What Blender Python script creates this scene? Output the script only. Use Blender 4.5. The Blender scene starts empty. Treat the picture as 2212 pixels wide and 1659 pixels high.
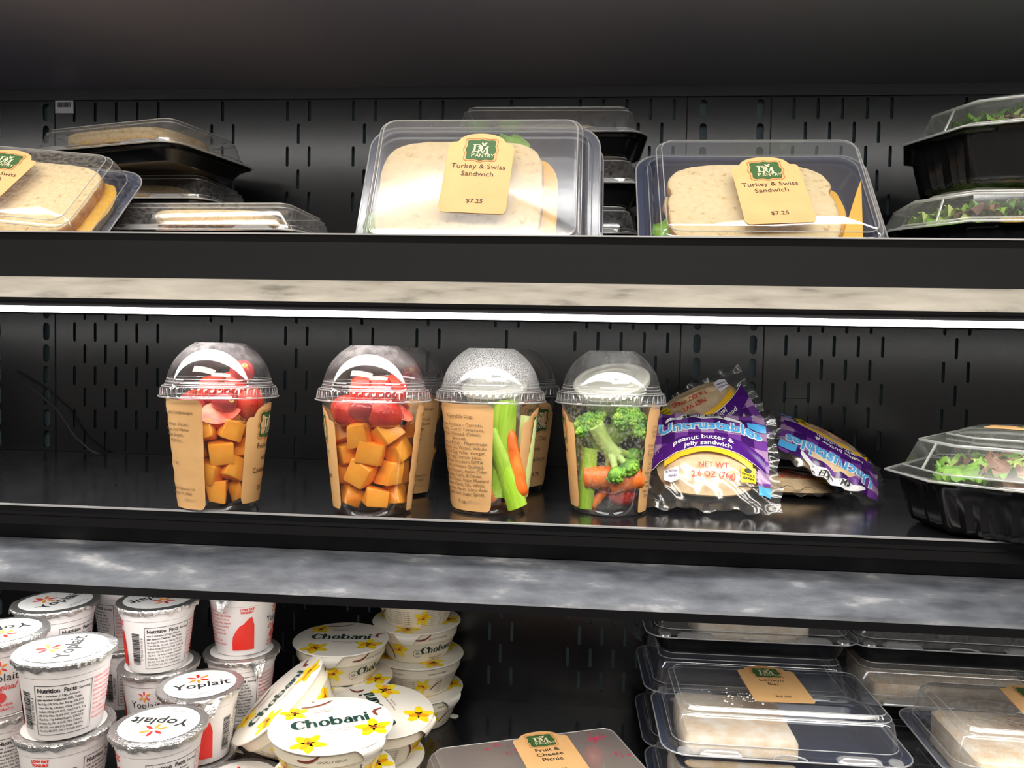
import bpy, bmesh, math, random
import numpy as np
from mathutils import Matrix, Vector, Euler

# ------------------------------------------------------------------ camera, world, lights, exposure
IMG_W, IMG_H, FOCAL = 2212, 1659, 1700.0
sc = bpy.context.scene
COL = sc.collection
CAM_POS = Vector((0.0, -0.90, 1.30))
CAM_ROT = (Matrix.Rotation(math.radians(4.7), 3, 'Z') @ Matrix.Rotation(math.radians(90 - 2.17), 3, 'X')
           @ Matrix.Rotation(math.radians(1.17), 3, 'Z'))
cd = bpy.data.cameras.new('camera')
cd.sensor_fit = 'HORIZONTAL'; cd.sensor_width = 36.0; cd.lens = 36.0 * FOCAL / IMG_W
cd.clip_start = 0.01; cd.clip_end = 50
cam = bpy.data.objects.new('camera', cd); COL.objects.link(cam)
cam.matrix_world = Matrix.Translation(CAM_POS) @ CAM_ROT.to_4x4()
sc.camera = cam

sc.view_settings.view_transform = 'Standard'
sc.view_settings.look = 'None'
sc.view_settings.gamma = 1.0
sc.view_settings.use_curve_mapping = False
sc.view_settings.exposure = 0.0
try:
    sc.cycles.transparent_max_bounces = 40
    sc.cycles.max_bounces = 10
    sc.cycles.sample_clamp_indirect = 6.0
    sc.cycles.caustics_reflective = False
    sc.cycles.caustics_refractive = False
except Exception:
    pass

world = bpy.data.worlds.new('shop_ambient'); sc.world = world
world.use_nodes = True
world.node_tree.nodes['Background'].inputs[0].default_value = (1.0, 0.93, 0.86, 1)
world.node_tree.nodes['Background'].inputs[1].default_value = 0.18

def area_light(name, loc, target, sx, sy, power, color):
    l = bpy.data.lights.new(name, 'AREA'); l.shape = 'RECTANGLE'; l.size = sx; l.size_y = sy
    l.energy = power; l.color = color
    o = bpy.data.objects.new(name, l); COL.objects.link(o)
    o.location = loc
    o.rotation_euler = (Vector(target) - Vector(loc)).to_track_quat('-Z', 'Y').to_euler()
    return o
# rows of ceiling lamps in the shop, behind and above the person taking the picture
area_light('shop_ceiling_light', (-0.9, -2.3, 3.0), (-0.2, -0.2, 1.1), 2.4, 0.6, 60, (1.0, 0.93, 0.84))
area_light('shop_ceiling_light', (1.1, -2.9, 3.0), (0.1, -0.2, 1.1), 2.4, 0.6, 60, (1.0, 0.93, 0.84))
LED_STRENGTH = 12.0

# ------------------------------------------------------------------ pixel helpers
def ray(px, py):
    return CAM_ROT @ Vector(((px - IMG_W / 2) / FOCAL, -(py - IMG_H / 2) / FOCAL, -1))
def at_y(px, py, Y):
    d = ray(px, py); return CAM_POS + d * ((Y - CAM_POS.y) / d.y)
def at_z(px, py, Z):
    d = ray(px, py); return CAM_POS + d * ((Z - CAM_POS.z) / d.z)

Z_MID, Z_DECK, Z_TOP, LIP_TOP, Z_CEIL = 1.172, 0.8945, 1.350, 1.3888, 1.602
Y_LIP = -0.31
random.seed(7)

# ------------------------------------------------------------------ materials
MATS = {}
def new_mat(name):
    m = bpy.data.materials.new(name); m.use_nodes = True
    return m, m.node_tree.nodes, m.node_tree.links
def ramp(n, l, src, stops):
    r = n.new('ShaderNodeValToRGB'); e = r.color_ramp.elements
    e[0].position, e[0].color = stops[0][0], (*stops[0][1], 1)
    e[1].position, e[1].color = stops[-1][0], (*stops[-1][1], 1)
    for p, c in stops[1:-1]:
        x = e.new(p); x.color = (*c, 1)
    l.new(src, r.inputs[0]); return r.outputs[0]
def noise(n, l, scale, detail=3, stretch=None, rough=.55, dist=0):
    tc = n.new('ShaderNodeTexCoord'); mp = n.new('ShaderNodeMapping')
    l.new(tc.outputs['Object'], mp.inputs[0])
    if stretch: mp.inputs['Scale'].default_value = stretch
    t = n.new('ShaderNodeTexNoise'); t.inputs['Scale'].default_value = scale
    t.inputs['Detail'].default_value = detail; t.inputs['Roughness'].default_value = rough
    t.inputs['Distortion'].default_value = dist
    l.new(mp.outputs[0], t.inputs['Vector']); return t.outputs['Fac']
def add_bump(n, l, bsdf, src, strength, dist):
    b = n.new('ShaderNodeBump'); b.inputs['Strength'].default_value = strength
    b.inputs['Distance'].default_value = dist
    l.new(src, b.inputs['Height']); l.new(b.outputs[0], bsdf.inputs['Normal'])
def mat(name, col, rough=.5, metal=0, spec=.5, stops=None, nscale=200, detail=3, stretch=None, bump=0, bscale=400,
        bdist=.0006, sss=0, sssr=(.004, .002, .001), emit=None, trans=0, rstops=None):
    if name in MATS: return MATS[name]
    m, n, l = new_mat(name); b = n['Principled BSDF']
    b.inputs['Base Color'].default_value = (*col, 1); b.inputs['Roughness'].default_value = rough
    b.inputs['Metallic'].default_value = metal; b.inputs['Specular IOR Level'].default_value = spec
    if stops or rstops:
        nz = noise(n, l, nscale, detail, stretch)
        if stops: l.new(ramp(n, l, nz, stops), b.inputs['Base Color'])
        if rstops: l.new(ramp(n, l, nz, rstops), b.inputs['Roughness'])
    if bump: add_bump(n, l, b, noise(n, l, bscale, 3, stretch), bump, bdist)
    if sss:
        b.inputs['Subsurface Weight'].default_value = sss; b.inputs['Subsurface Radius'].default_value = (1, .6, .3)
        b.inputs['Subsurface Scale'].default_value = sssr[0]
    if emit: b.inputs['Emission Color'].default_value = (*emit[:3], 1); b.inputs['Emission Strength'].default_value = emit[3]
    if trans: b.inputs['Transmission Weight'].default_value = trans
    MATS[name] = m; return m

def clear_plastic(name, rough=.05, haze=.04, tint=(.97, .975, .98), f0=.09, fog=None, bump=0, bscale=60, hazecol=(.9, .9, .9)):
    """a thin sheet of clear plastic: clear film + gloss + a little milky haze; fog = (noise scale, low, high, amount, z0, z1)"""
    if name in MATS: return MATS[name]
    m, n, l = new_mat(name); n.remove(n['Principled BSDF']); out = n['Material Output']
    tr = n.new('ShaderNodeBsdfTransparent'); tr.inputs[0].default_value = (*tint, 1)
    gl = n.new('ShaderNodeBsdfGlossy'); gl.inputs['Roughness'].default_value = rough; gl.inputs[0].default_value = (1, 1, 1, 1)
    lw = n.new('ShaderNodeLayerWeight'); lw.inputs[0].default_value = .5
    pw = n.new('ShaderNodeMath'); pw.operation = 'POWER'; pw.inputs[1].default_value = 4.0; l.new(lw.outputs['Facing'], pw.inputs[0])
    mr = n.new('ShaderNodeMapRange'); mr.inputs['To Min'].default_value = f0; mr.inputs['To Max'].default_value = .85
    l.new(pw.outputs[0], mr.inputs[0])
    mx = n.new('ShaderNodeMixShader'); l.new(mr.outputs[0], mx.inputs[0]); l.new(tr.outputs[0], mx.inputs[1]); l.new(gl.outputs[0], mx.inputs[2])
    df = n.new('ShaderNodeBsdfDiffuse'); df.inputs[0].default_value = (*hazecol, 1)
    tl = n.new('ShaderNodeBsdfTranslucent'); tl.inputs[0].default_value = (*hazecol, 1)
    dm = n.new('ShaderNodeMixShader'); dm.inputs[0].default_value = .5; l.new(df.outputs[0], dm.inputs[1]); l.new(tl.outputs[0], dm.inputs[2])
    mh = n.new('ShaderNodeMixShader'); mh.inputs[0].default_value = haze
    l.new(mx.outputs[0], mh.inputs[1]); l.new(dm.outputs[0], mh.inputs[2])
    if fog:
        nz = noise(n, l, fog[0], 3, rough=.6)
        r = n.new('ShaderNodeMapRange'); r.inputs['From Min'].default_value = fog[1]; r.inputs['From Max'].default_value = fog[2]
        r.inputs['To Min'].default_value = 0; r.inputs['To Max'].default_value = 1; l.new(nz, r.inputs[0])
        tc = n.new('ShaderNodeTexCoord'); sx = n.new('ShaderNodeSeparateXYZ'); l.new(tc.outputs['Object'], sx.inputs[0])
        nb = noise(n, l, 28, 2)
        wob = n.new('ShaderNodeMath'); wob.operation = 'MULTIPLY_ADD'; wob.inputs[1].default_value = fog[6] if len(fog) > 6 else .02
        l.new(nb, wob.inputs[0]); l.new(sx.outputs['Z'], wob.inputs[2])
        zr = n.new('ShaderNodeMapRange'); zr.inputs['From Min'].default_value = fog[4]; zr.inputs['From Max'].default_value = fog[5]
        l.new(wob.outputs[0], zr.inputs[0])
        mu = n.new('ShaderNodeMath'); mu.operation = 'MULTIPLY'; l.new(r.outputs[0], mu.inputs[0]); l.new(zr.outputs[0], mu.inputs[1])
        m2 = n.new('ShaderNodeMath'); m2.operation = 'MULTIPLY_ADD'; m2.inputs[1].default_value = fog[3]; m2.inputs[2].default_value = haze
        m2.use_clamp = True
        l.new(mu.outputs[0], m2.inputs[0]); l.new(m2.outputs[0], mh.inputs[0])
    if bump:
        b = n.new('ShaderNodeBump'); b.inputs['Strength'].default_value = bump; b.inputs['Distance'].default_value = .001
        l.new(noise(n, l, bscale, 2), b.inputs['Height'])
        l.new(b.outputs[0], gl.inputs['Normal'])
    l.new(mh.outputs[0], out.inputs[0]); MATS[name] = m; return m

def gingham(name):
    if name in MATS: return MATS[name]
    m, n, l = new_mat(name); b = n['Principled BSDF']
    uv = n.new('ShaderNodeTexCoord'); sx = n.new('ShaderNodeSeparateXYZ'); l.new(uv.outputs['UV'], sx.inputs[0])
    outs = []
    for ax in ('X', 'Y'):
        a = n.new('ShaderNodeMath'); a.operation = 'MULTIPLY'; a.inputs[1].default_value = 4.5; l.new(sx.outputs[ax], a.inputs[0])
        f = n.new('ShaderNodeMath'); f.operation = 'FRACT'; l.new(a.outputs[0], f.inputs[0])
        g = n.new('ShaderNodeMath'); g.operation = 'GREATER_THAN'; g.inputs[1].default_value = .5; l.new(f.outputs[0], g.inputs[0])
        outs.append(g.outputs[0])
    s = n.new('ShaderNodeMath'); s.operation = 'ADD'; l.new(outs[0], s.inputs[0]); l.new(outs[1], s.inputs[1])
    h = n.new('ShaderNodeMath'); h.operation = 'MULTIPLY'; h.inputs[1].default_value = .5; l.new(s.outputs[0], h.inputs[0])
    c = ramp(n, l, h.outputs[0], [(0, (.42, .26, .44)), (.5, (.17, .05, .30)), (1, (.055, .012, .13))])
    l.new(c, b.inputs['Base Color']); b.inputs['Roughness'].default_value = .22; b.inputs['Specular IOR Level'].default_value = .6
    MATS[name] = m; return m

M_BLACK = mat('black_painted_steel', (.013, .013, .016), .40, bump=.25, bscale=900, bdist=.0003)
M_WALL = mat('black_case_steel', (.02, .02, .022), 0.22, spec=.75, stops=[(.3, (.003, .003, .004)), (.7, (.008, .008, .010))], nscale=9, bump=.07, bscale=700, bdist=.0004)
M_PLENUM = mat('grey_blue_plenum_steel', (.20, .29, .32), .5)
M_SHELF = mat('polished_black_shelf', (.010, .010, .012), .16, spec=.75, rstops=[(.35, (.12,) * 3), (.7, (.24,) * 3)], nscale=30)
M_EDGE = mat('bare_shelf_edge', (.55, .55, .56), .35, metal=.4)
M_FASCIA = mat('black_fascia_plastic', (.006, .006, .007), .5, spec=.25)
M_RAILG = mat('scuffed_grey_rail', (.1, .11, .13), .45, stops=[(.30, (.045, .048, .060)), (.48, (.10, .11, .13)), (.58, (.14, .15, .17)), (.74, (.42, .43, .44))],
              nscale=42, detail=12, stretch=(.55, 1.5, 1.5), bump=.3, bscale=500)
M_RAILLIT = mat('worn_rail_painted_light', (.5, .46, .38), .45, stops=[(.28, (.16, .145, .12)), (.42, (.36, .33, .275)), (.65, (.47, .435, .37))], nscale=36, detail=9,  # reflected shop light painted in as cream; the mottling is wear
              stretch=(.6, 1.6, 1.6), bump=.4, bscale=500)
M_CEIL = mat('dark_underside_steel', (.36, .355, .43), .42, spec=.5, bump=.15, bscale=600)
M_LED = mat('led_diffuser', (1, 1, 1), .4, emit=(1.0, .985, .96, LED_STRENGTH))
M_HOUSE = mat('led_housing', (.03, .028, .034), .4)
M_BASE = mat('black_tray_plastic', (.008, .008, .009), .20, spec=.6)
M_BASESHEEN = mat('black_tray_blue_sheen', (.016, .028, .075), .25, spec=.6)  # black plastic with its blue reflection put into the base colour
M_CUP = clear_plastic('clear_cup_plastic', .04, .010, f0=.055)
M_LID = clear_plastic('clear_dome_plastic', .035, .03, f0=.08, fog=(70, .30, .75, .45, .122, .140, .02))
M_LIDFOG = clear_plastic('fogged_dome_plastic', .06, .05, f0=.08, fog=(1500, .36, .62, .80, .105, .125, .02))
M_LIDF2 = clear_plastic('damp_dome_plastic', .05, .05, f0=.08, fog=(90, .35, .75, .30, .125, .145, .03))
M_CUPFOG = clear_plastic('damp_cup_plastic', .05, .03, f0=.07, fog=(420, .50, .60, .22, .03, .06, .05))
M_BOX = clear_plastic('clear_box_lid', .09, .045, f0=.10, bump=.25, bscale=30, fog=(300, .40, .60, .14, -.06, .02, .06))
M_BOXMIST = clear_plastic('misted_box_lid', .27, .08, f0=.22, bump=.3, bscale=35)
M_BOXFROST = clear_plastic('frosted_box_lid', .30, .48, f0=.06, hazecol=(.62, .56, .53))
M_BOXDRY = clear_plastic('smooth_box_lid', .05, .06, tint=(.93, .955, .99), f0=.10, bump=.15, bscale=25)
M_RIM = clear_plastic('edge_glint_plastic', .12, .42, f0=.25)  # milky haze paints in the bright glints along moulded lid edges
M_FILM = clear_plastic('clear_wrapper_film', .16, .03, f0=.08, bump=.22, bscale=60)
M_KRAFT = mat('kraft_label_paper', (.74, .43, .18), .6, stops=[(.3, (.70, .40, .165)), (.7, (.78, .46, .195))], nscale=40)
M_INK = mat('dark_brown_ink', (.045, .03, .02), .6)
M_INKS = mat('soft_brown_ink', (.13, .085, .045), .6)
M_GREEN = mat('green_logo_print', (.045, .115, .03), .55)
M_CREAM = mat('cream_logo_print', (.86, .76, .50), .55)
M_RUST = mat('rust_logo_line', (.55, .20, .05), .55)
M_CRUMB = mat('bread_crumb', (.86, .66, .36), .85, stops=[(.30, (.60, .38, .16)), (.40, (.83, .62, .32)), (.7, (.88, .70, .40))], nscale=190, detail=4, bump=.7, bscale=260, bdist=.0012)
M_CRUST = mat('bread_crust', (.62, .26, .07), .7, stops=[(.3, (.42, .14, .03)), (.7, (.74, .38, .12))], nscale=90, bump=.5, bscale=200)
M_CHEESE = mat('yellow_cheese', (.92, .50, .05), .45, sss=.2)
M_SWISS = mat('pale_cheese', (.9, .78, .42), .45, sss=.2)
M_TURKEY = mat('turkey_slice', (.78, .50, .40), .5, stops=[(.3, (.70, .40, .32)), (.7, (.84, .60, .50))], nscale=60, sss=.2)
M_LEAF = mat('green_lettuce', (.16, .40, .02), .42, stops=[(.3, (.06, .22, .01)), (.7, (.26, .52, .04))], nscale=60, bump=.5, bscale=120, bdist=.001, sss=.25)
M_LEAFP = mat('pale_lettuce', (.42, .56, .12), .45, stops=[(.3, (.28, .45, .05)), (.7, (.54, .66, .20))], nscale=60, bump=.5, bscale=120, bdist=.001, sss=.25)
M_LEAFR = mat('red_brown_lettuce', (.16, .06, .05), .45, stops=[(.3, (.07, .03, .03)), (.7, (.30, .15, .09))], nscale=50, bump=.5, bscale=120, bdist=.001)
M_MELON = mat('cantaloupe_flesh', (.94, .36, .04), .3, stops=[(.3, (.93, .27, .012)), (.7, (.98, .43, .05))], nscale=45, bump=.25, bscale=180, sss=.35, sssr=(.006,))
M_STRAW = mat('strawberry_skin', (.74, .03, .015), .25, stops=[(.3, (.62, .015, .01)), (.7, (.85, .07, .03))], nscale=60, bump=.9, bscale=330, bdist=.001, sss=.2)
M_STRAWIN = mat('strawberry_flesh', (.90, .35, .22), .35, stops=[(.40, (.80, .06, .03)), (.65, (.92, .36, .22))], nscale=45, sss=.3)
M_GRAPE = mat('red_grape_skin', (.42, .03, .045), .18, stops=[(.3, (.30, .015, .03)), (.7, (.62, .09, .07))], nscale=35, sss=.3)
M_CELERY = mat('celery_green', (.36, .60, .03), .3, stops=[(.3, (.28, .54, .015)), (.7, (.48, .68, .09))], nscale=50, stretch=(6, 6, .6), bump=.5, bscale=160, sss=.3)
M_CELPALE = mat('celery_inside', (.66, .78, .30), .35, stops=[(.3, (.52, .70, .18)), (.7, (.78, .84, .46))], nscale=50, stretch=(6, 6, .6), sss=.3)
M_CARROT = mat('carrot_orange', (.90, .19, .015), .35, stops=[(.3, (.86, .14, .01)), (.7, (.95, .26, .04))], nscale=60, bump=.3, bscale=250, sss=.25)
M_BROC = mat('broccoli_crown', (.13, .34, .05), .6, stops=[(.3, (.06, .20, .03)), (.5, (.18, .40, .04)), (.7, (.42, .60, .06))], nscale=120, bump=.8, bscale=500, bdist=.001, sss=.15)
M_BSTEM = mat('broccoli_stem', (.46, .62, .15), .45, stops=[(.3, (.34, .52, .08)), (.7, (.60, .72, .26))], nscale=60, stretch=(4, 4, .7), sss=.2)
M_TOMATO = mat('cherry_tomato_skin', (.60, .02, .012), .15, sss=.2)
M_DIP = mat('white_dip_cup_plastic', (.60, .58, .49), .5)
M_LEMON = mat('powdered_lemon_bar', (.88, .70, .48), .75, stops=[(.3, (.80, .56, .34)), (.55, (.90, .76, .58)), (.75, (.95, .90, .82))], nscale=75, detail=6, bump=.5, bscale=300)
M_POWDER = mat('powdered_sugar', (.93, .90, .86), .9)
M_YWHITE = mat('white_cup_plastic', (.84, .80, .79), .35, spec=.5, sss=.08)
M_FOIL = mat('crinkled_silver_foil', (.66, .65, .64), .30, metal=.9, bump=.9, bscale=420, bdist=.0012)
M_LIDW = mat('white_lid_print', (.87, .86, .84), .30)
M_RED = mat('red_yogurt_print', (.78, .022, .012), .35)
M_REDINK = mat('red_ink', (.72, .07, .07), .45)
M_BLK = mat('black_ink', (.02, .02, .02), .5)
M_ORANGE = mat('orange_print', (.88, .30, .02), .4)
M_YELLOW = mat('yellow_print', (.92, .70, .01), .4)
M_CHOB = mat('ivory_cup_plastic', (.86, .78, .62), .35, sss=.08)
M_CHOBLID = mat('ivory_lid_paper', (.88, .83, .74), .32)
M_CHGREEN = mat('deep_green_ink', (.012, .05, .04), .45)
M_VANILLA = mat('brown_vanilla_print', (.20, .045, .03), .45)
M_AMBER = mat('amber_petal_print', (.88, .36, .01), .4)
M_PURPLE = mat('purple_wrapper_print', (.075, .012, .19), .25)
M_WHITEINK = mat('white_ink', (.88, .88, .90), .4)
M_BLUE = mat('light_blue_print', (.09, .42, .80), .35)
M_GOLD = mat('golden_print', (.92, .52, .02), .35)
M_GING = gingham('purple_gingham_print')
M_UNC = mat('soft_crustless_bread', (.80, .58, .33), .8, stops=[(.3, (.70, .46, .22)), (.7, (.86, .68, .44))], nscale=120, bump=.4, bscale=240)
M_PAPER = mat('white_sticker', (.62, .62, .66), .6)
M_STREAK = mat('streak_grey', (.06, .065, .07), .25)

# ------------------------------------------------------------------ geometry helpers
class MB:
    def __init__(s): s.v = []; s.f = []; s.uv = None; s.mi = []
    def add(s, v, f, mi=0):
        o = len(s.v); s.v += [tuple(p) for p in v]; s.f += [tuple(i + o for i in q) for q in f]; s.mi += [mi] * len(f); return s
    def grid(s, nu, nv, fn, close_u=False, mi=0):
        v = [fn(i / (nu if close_u else nu - 1), j / (nv - 1)) for j in range(nv) for i in range(nu)]
        f = [(j * nu + i, j * nu + (i + 1) % nu, (j + 1) * nu + (i + 1) % nu, (j + 1) * nu + i)
             for j in range(nv - 1) for i in range(nu if close_u else nu - 1)]
        return s.add(v, f, mi)
    def loft(s, rings, cap0=False, cap1=False, mi=0):
        n = len(rings[0]); v = [p for r in rings for p in r]; f = []
        for j in range(len(rings) - 1):
            for i in range(n):
                f.append((j * n + i, j * n + (i + 1) % n, (j + 1) * n + (i + 1) % n, (j + 1) * n + i))
        if cap0: f.append(tuple(range(n))[::-1])
        if cap1: f.append(tuple(range((len(rings) - 1) * n, len(rings) * n)))
        return s.add(v, f, mi)
    def lathe(s, prof, seg=64, mod=None, cap0=False, cap1=False, mi=0):
        rings = []
        for k, (r, z) in enumerate(prof):
            ring = []
            for i in range(seg):
                a = 2 * math.pi * i / seg; rr = r + (mod(k, i) if mod else 0)
                ring.append((rr * math.cos(a), rr * math.sin(a), z))
            rings.append(ring)
        return s.loft(rings, cap0, cap1, mi)
    def box(s, x0, x1, y0, y1, z0, z1, mi=0):
        v = [(x, y, z) for z in (z0, z1) for y in (y0, y1) for x in (x0, x1)]
        return s.add(v, [(0, 2, 3, 1), (4, 5, 7, 6), (0, 1, 5, 4), (1, 3, 7, 5), (3, 2, 6, 7), (2, 0, 4, 6)], mi)
    def tube(s, pts, rad, seg=8, closed=False, cap=True, mi=0):
        pts = [Vector(p) for p in pts]; n = len(pts); rings = []
        up = Vector((0.13, 0.21, 0.97)).normalized()
        for i, p in enumerate(pts):
            if closed: t = pts[(i + 1) % n] - pts[i - 1]
            else: t = pts[min(i + 1, n - 1)] - pts[max(i - 1, 0)]
            t.normalize(); a = t.cross(up)
            if a.length < 1e-4: a = t.cross(Vector((1, 0, 0)))
            a.normalize(); b = a.cross(t); r = rad[i] if isinstance(rad, (list, tuple)) else rad
            rings.append([p + (a * math.cos(2 * math.pi * k / seg) + b * math.sin(2 * math.pi * k / seg)) * r for k in range(seg)])
        if closed: rings.append(rings[0])
        return s.loft(rings, cap and not closed, cap and not closed, mi)
    def ellipsoid(s, c, r, seg=16, rings=10, mtx=None, mi=0):
        vs = []; 
        for j in range(rings + 1):
            t = math.pi * j / rings
            for i in range(seg):
                a = 2 * math.pi * i / seg
                p = Vector((r[0] * math.sin(t) * math.cos(a), r[1] * math.sin(t) * math.sin(a), r[2] * math.cos(t)))
                if mtx: p = mtx @ p
                vs.append(p + Vector(c))
        f = [(j * seg + i, (j + 1) * seg + i, (j + 1) * seg + (i + 1) % seg, j * seg + (i + 1) % seg) for j in range(rings) for i in range(seg)]
        return s.add(vs, f, mi)
    def mesh(s, name, mats, smooth=40):
        me = bpy.data.meshes.new(name); me.from_pydata(s.v, [], s.f); me.validate(clean_customdata=False)
        for m in (mats if isinstance(mats, (list, tuple)) else [mats]): me.materials.append(m)
        if any(s.mi) and len(s.mi) == len(me.polygons): me.polygons.foreach_set('material_index', s.mi)
        if s.uv:
            ul = me.uv_layers.new(name='UVMap')
            for lp in me.loops: ul.data[lp.index].uv = s.uv[lp.vertex_index]
        if smooth:
            me.polygons.foreach_set('use_smooth', [True] * len(me.polygons))
            try: me.set_sharp_from_angle(angle=math.radians(smooth))
            except Exception: pass
        me.update(); return me
    def build(s, name, mats, parent=None, smooth=40): return link(name, s.mesh(name, mats, smooth), parent)

def link(name, data, parent=None, loc=None, rot=None):
    o = bpy.data.objects.new(name, data); COL.objects.link(o)
    if parent: o.parent = parent
    if loc is not None: o.location = loc
    if rot is not None: o.rotation_euler = rot
    return o
def tag(o, label=None, cat=None, group=None, kind=None):
    if label: o['label'] = label
    if cat: o['category'] = cat
    if group: o['group'] = group
    if kind: o['kind'] = kind
    return o
def thing(name, label, cat, mtx=None, group=None):
    o = bpy.data.objects.new(name, None); o.empty_display_size = .02; COL.objects.link(o)
    if mtx is not None: o.matrix_world = mtx
    return tag(o, label, cat, group)
def TR(x, y, z): return Matrix.Translation((x, y, z))
def RX(a): return Matrix.Rotation(math.radians(a), 4, 'X')
def RY(a): return Matrix.Rotation(math.radians(a), 4, 'Y')
def RZ(a): return Matrix.Rotation(math.radians(a), 4, 'Z')
def rrect(w, d, r, z, n=6, cx=0, cy=0):
    pts = []; r = max(r, .0005)
    for qx, qy, a0 in ((1, 1, 0), (-1, 1, 90), (-1, -1, 180), (1, -1, 270)):
        for k in range(n + 1):
            a = math.radians(a0 + 90 * k / n)
            pts.append((cx + qx * (w / 2 - r) + r * math.cos(a), cy + qy * (d / 2 - r) + r * math.sin(a), z))
    return pts

# ------------------------------------------------------------------ flat print: lettering and shapes as 2D faces, mapped on a surface
_TX = {}
def txt(s, size, x=0, y=0, align='CENTER', bold=0, sx=1.0, rot=0, shear=0):
    key = (s, align, bold, shear)
    if key not in _TX:
        c = bpy.data.curves.new('lettering', 'FONT'); c.body = s; c.size = 1; c.align_x = align; c.resolution_u = 2
        c.offset = bold; c.shear = shear; c.fill_mode = 'FRONT' if hasattr(c, 'fill_mode') else c.fill_mode
        o = bpy.data.objects.new('lettering', c); me = bpy.data.meshes.new_from_object(o)
        _TX[key] = ([(v.co.x, v.co.y) for v in me.vertices], [tuple(p.vertices) for p in me.polygons])
        bpy.data.objects.remove(o); bpy.data.curves.remove(c); bpy.data.meshes.remove(me)
    v, f = _TX[key]; ca, sa = math.cos(math.radians(rot)), math.sin(math.radians(rot))
    out = []
    for a, b in v:
        a, b = a * size * sx, b * size
        out.append((x + a * ca - b * sa, y + a * sa + b * ca))
    return out, f
def poly(pts): return list(pts), [tuple(range(len(pts)))]
def rect2(x0, x1, y0, y1, n=1):
    v = []; f = []
    for i in range(n + 1):
        x = x0 + (x1 - x0) * i / n; v += [(x, y0), (x, y1)]
    for i in range(n): f.append((2 * i, 2 * i + 2, 2 * i + 3, 2 * i + 1))
    return v, f
def ribbon(pts, w):
    v = []; n = len(pts)
    for i, (x, y) in enumerate(pts):
        x0, y0 = pts[max(i - 1, 0)]; x1, y1 = pts[min(i + 1, n - 1)]
        dx, dy = x1 - x0, y1 - y0; L = math.hypot(dx, dy) or 1; ww = (w[i] if isinstance(w, (list, tuple)) else w) / 2
        v += [(x - dy / L * ww, y + dx / L * ww), (x + dy / L * ww, y - dx / L * ww)]
    return v, [(2 * i, 2 * i + 1, 2 * i + 3, 2 * i + 2) for i in range(n - 1)]
def ell2(cx, cy, rx, ry, rot=0, n=14):
    ca, sa = math.cos(math.radians(rot)), math.sin(math.radians(rot)); p = []
    for k in range(n):
        a = 2 * math.pi * k / n; u, w = rx * math.cos(a), ry * math.sin(a); p.append((cx + u * ca - w * sa, cy + u * sa + w * ca))
    return poly(p)
def ring2(cx, cy, ro, ri, a0=0, a1=360, n=20, sh=(0, 0)):
    v = []
    for k in range(n + 1):
        a = math.radians(a0 + (a1 - a0) * k / n)
        v += [(cx + ro[0] * math.cos(a), cy + ro[1] * math.sin(a)), (cx + sh[0] + ri[0] * math.cos(a), cy + sh[1] + ri[1] * math.sin(a))]
    return v, [(2 * i, 2 * i + 1, 2 * i + 3, 2 * i + 2) for i in range(n)]
def xf(g, sx=1, sy=None, x=0, y=0, rot=0):
    sy = sx if sy is None else sy; ca, sa = math.cos(math.radians(rot)), math.sin(math.radians(rot))
    return [(x + a * sx * ca - b * sy * sa, y + a * sx * sa + b * sy * ca) for a, b in g[0]], g[1]
def print_mesh(name, shapes, fn, m, off=0.0):
    """shapes: list of (verts2d, faces); fn maps (x, y, offset) to 3D"""
    b = MB()
    for v, f in shapes: b.add([fn(x, y, off) for x, y in v], f)
    return b.mesh(name, m, smooth=0)
def flat_map(o, ux, uy):
    o, ux, uy = Vector(o), Vector(ux).normalized(), Vector(uy).normalized(); nn = ux.cross(uy)
    return lambda x, y, off: o + ux * x + uy * y + nn * off
def cone_map(r0, z0, r1, z1, phi, zc):
    """centre of the print at angle phi (0 = towards the viewer, positive to the right) and height zc"""
    def fn(x, y, off):
        z = zc + y; r = r0 + (r1 - r0) * (z - z0) / (z1 - z0); rm = r0 + (r1 - r0) * (zc - z0) / (z1 - z0)
        a = math.radians(phi) + x / rm
        return Vector(((r + off) * math.sin(a), -(r + off) * math.cos(a), z))
    return fn

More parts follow.
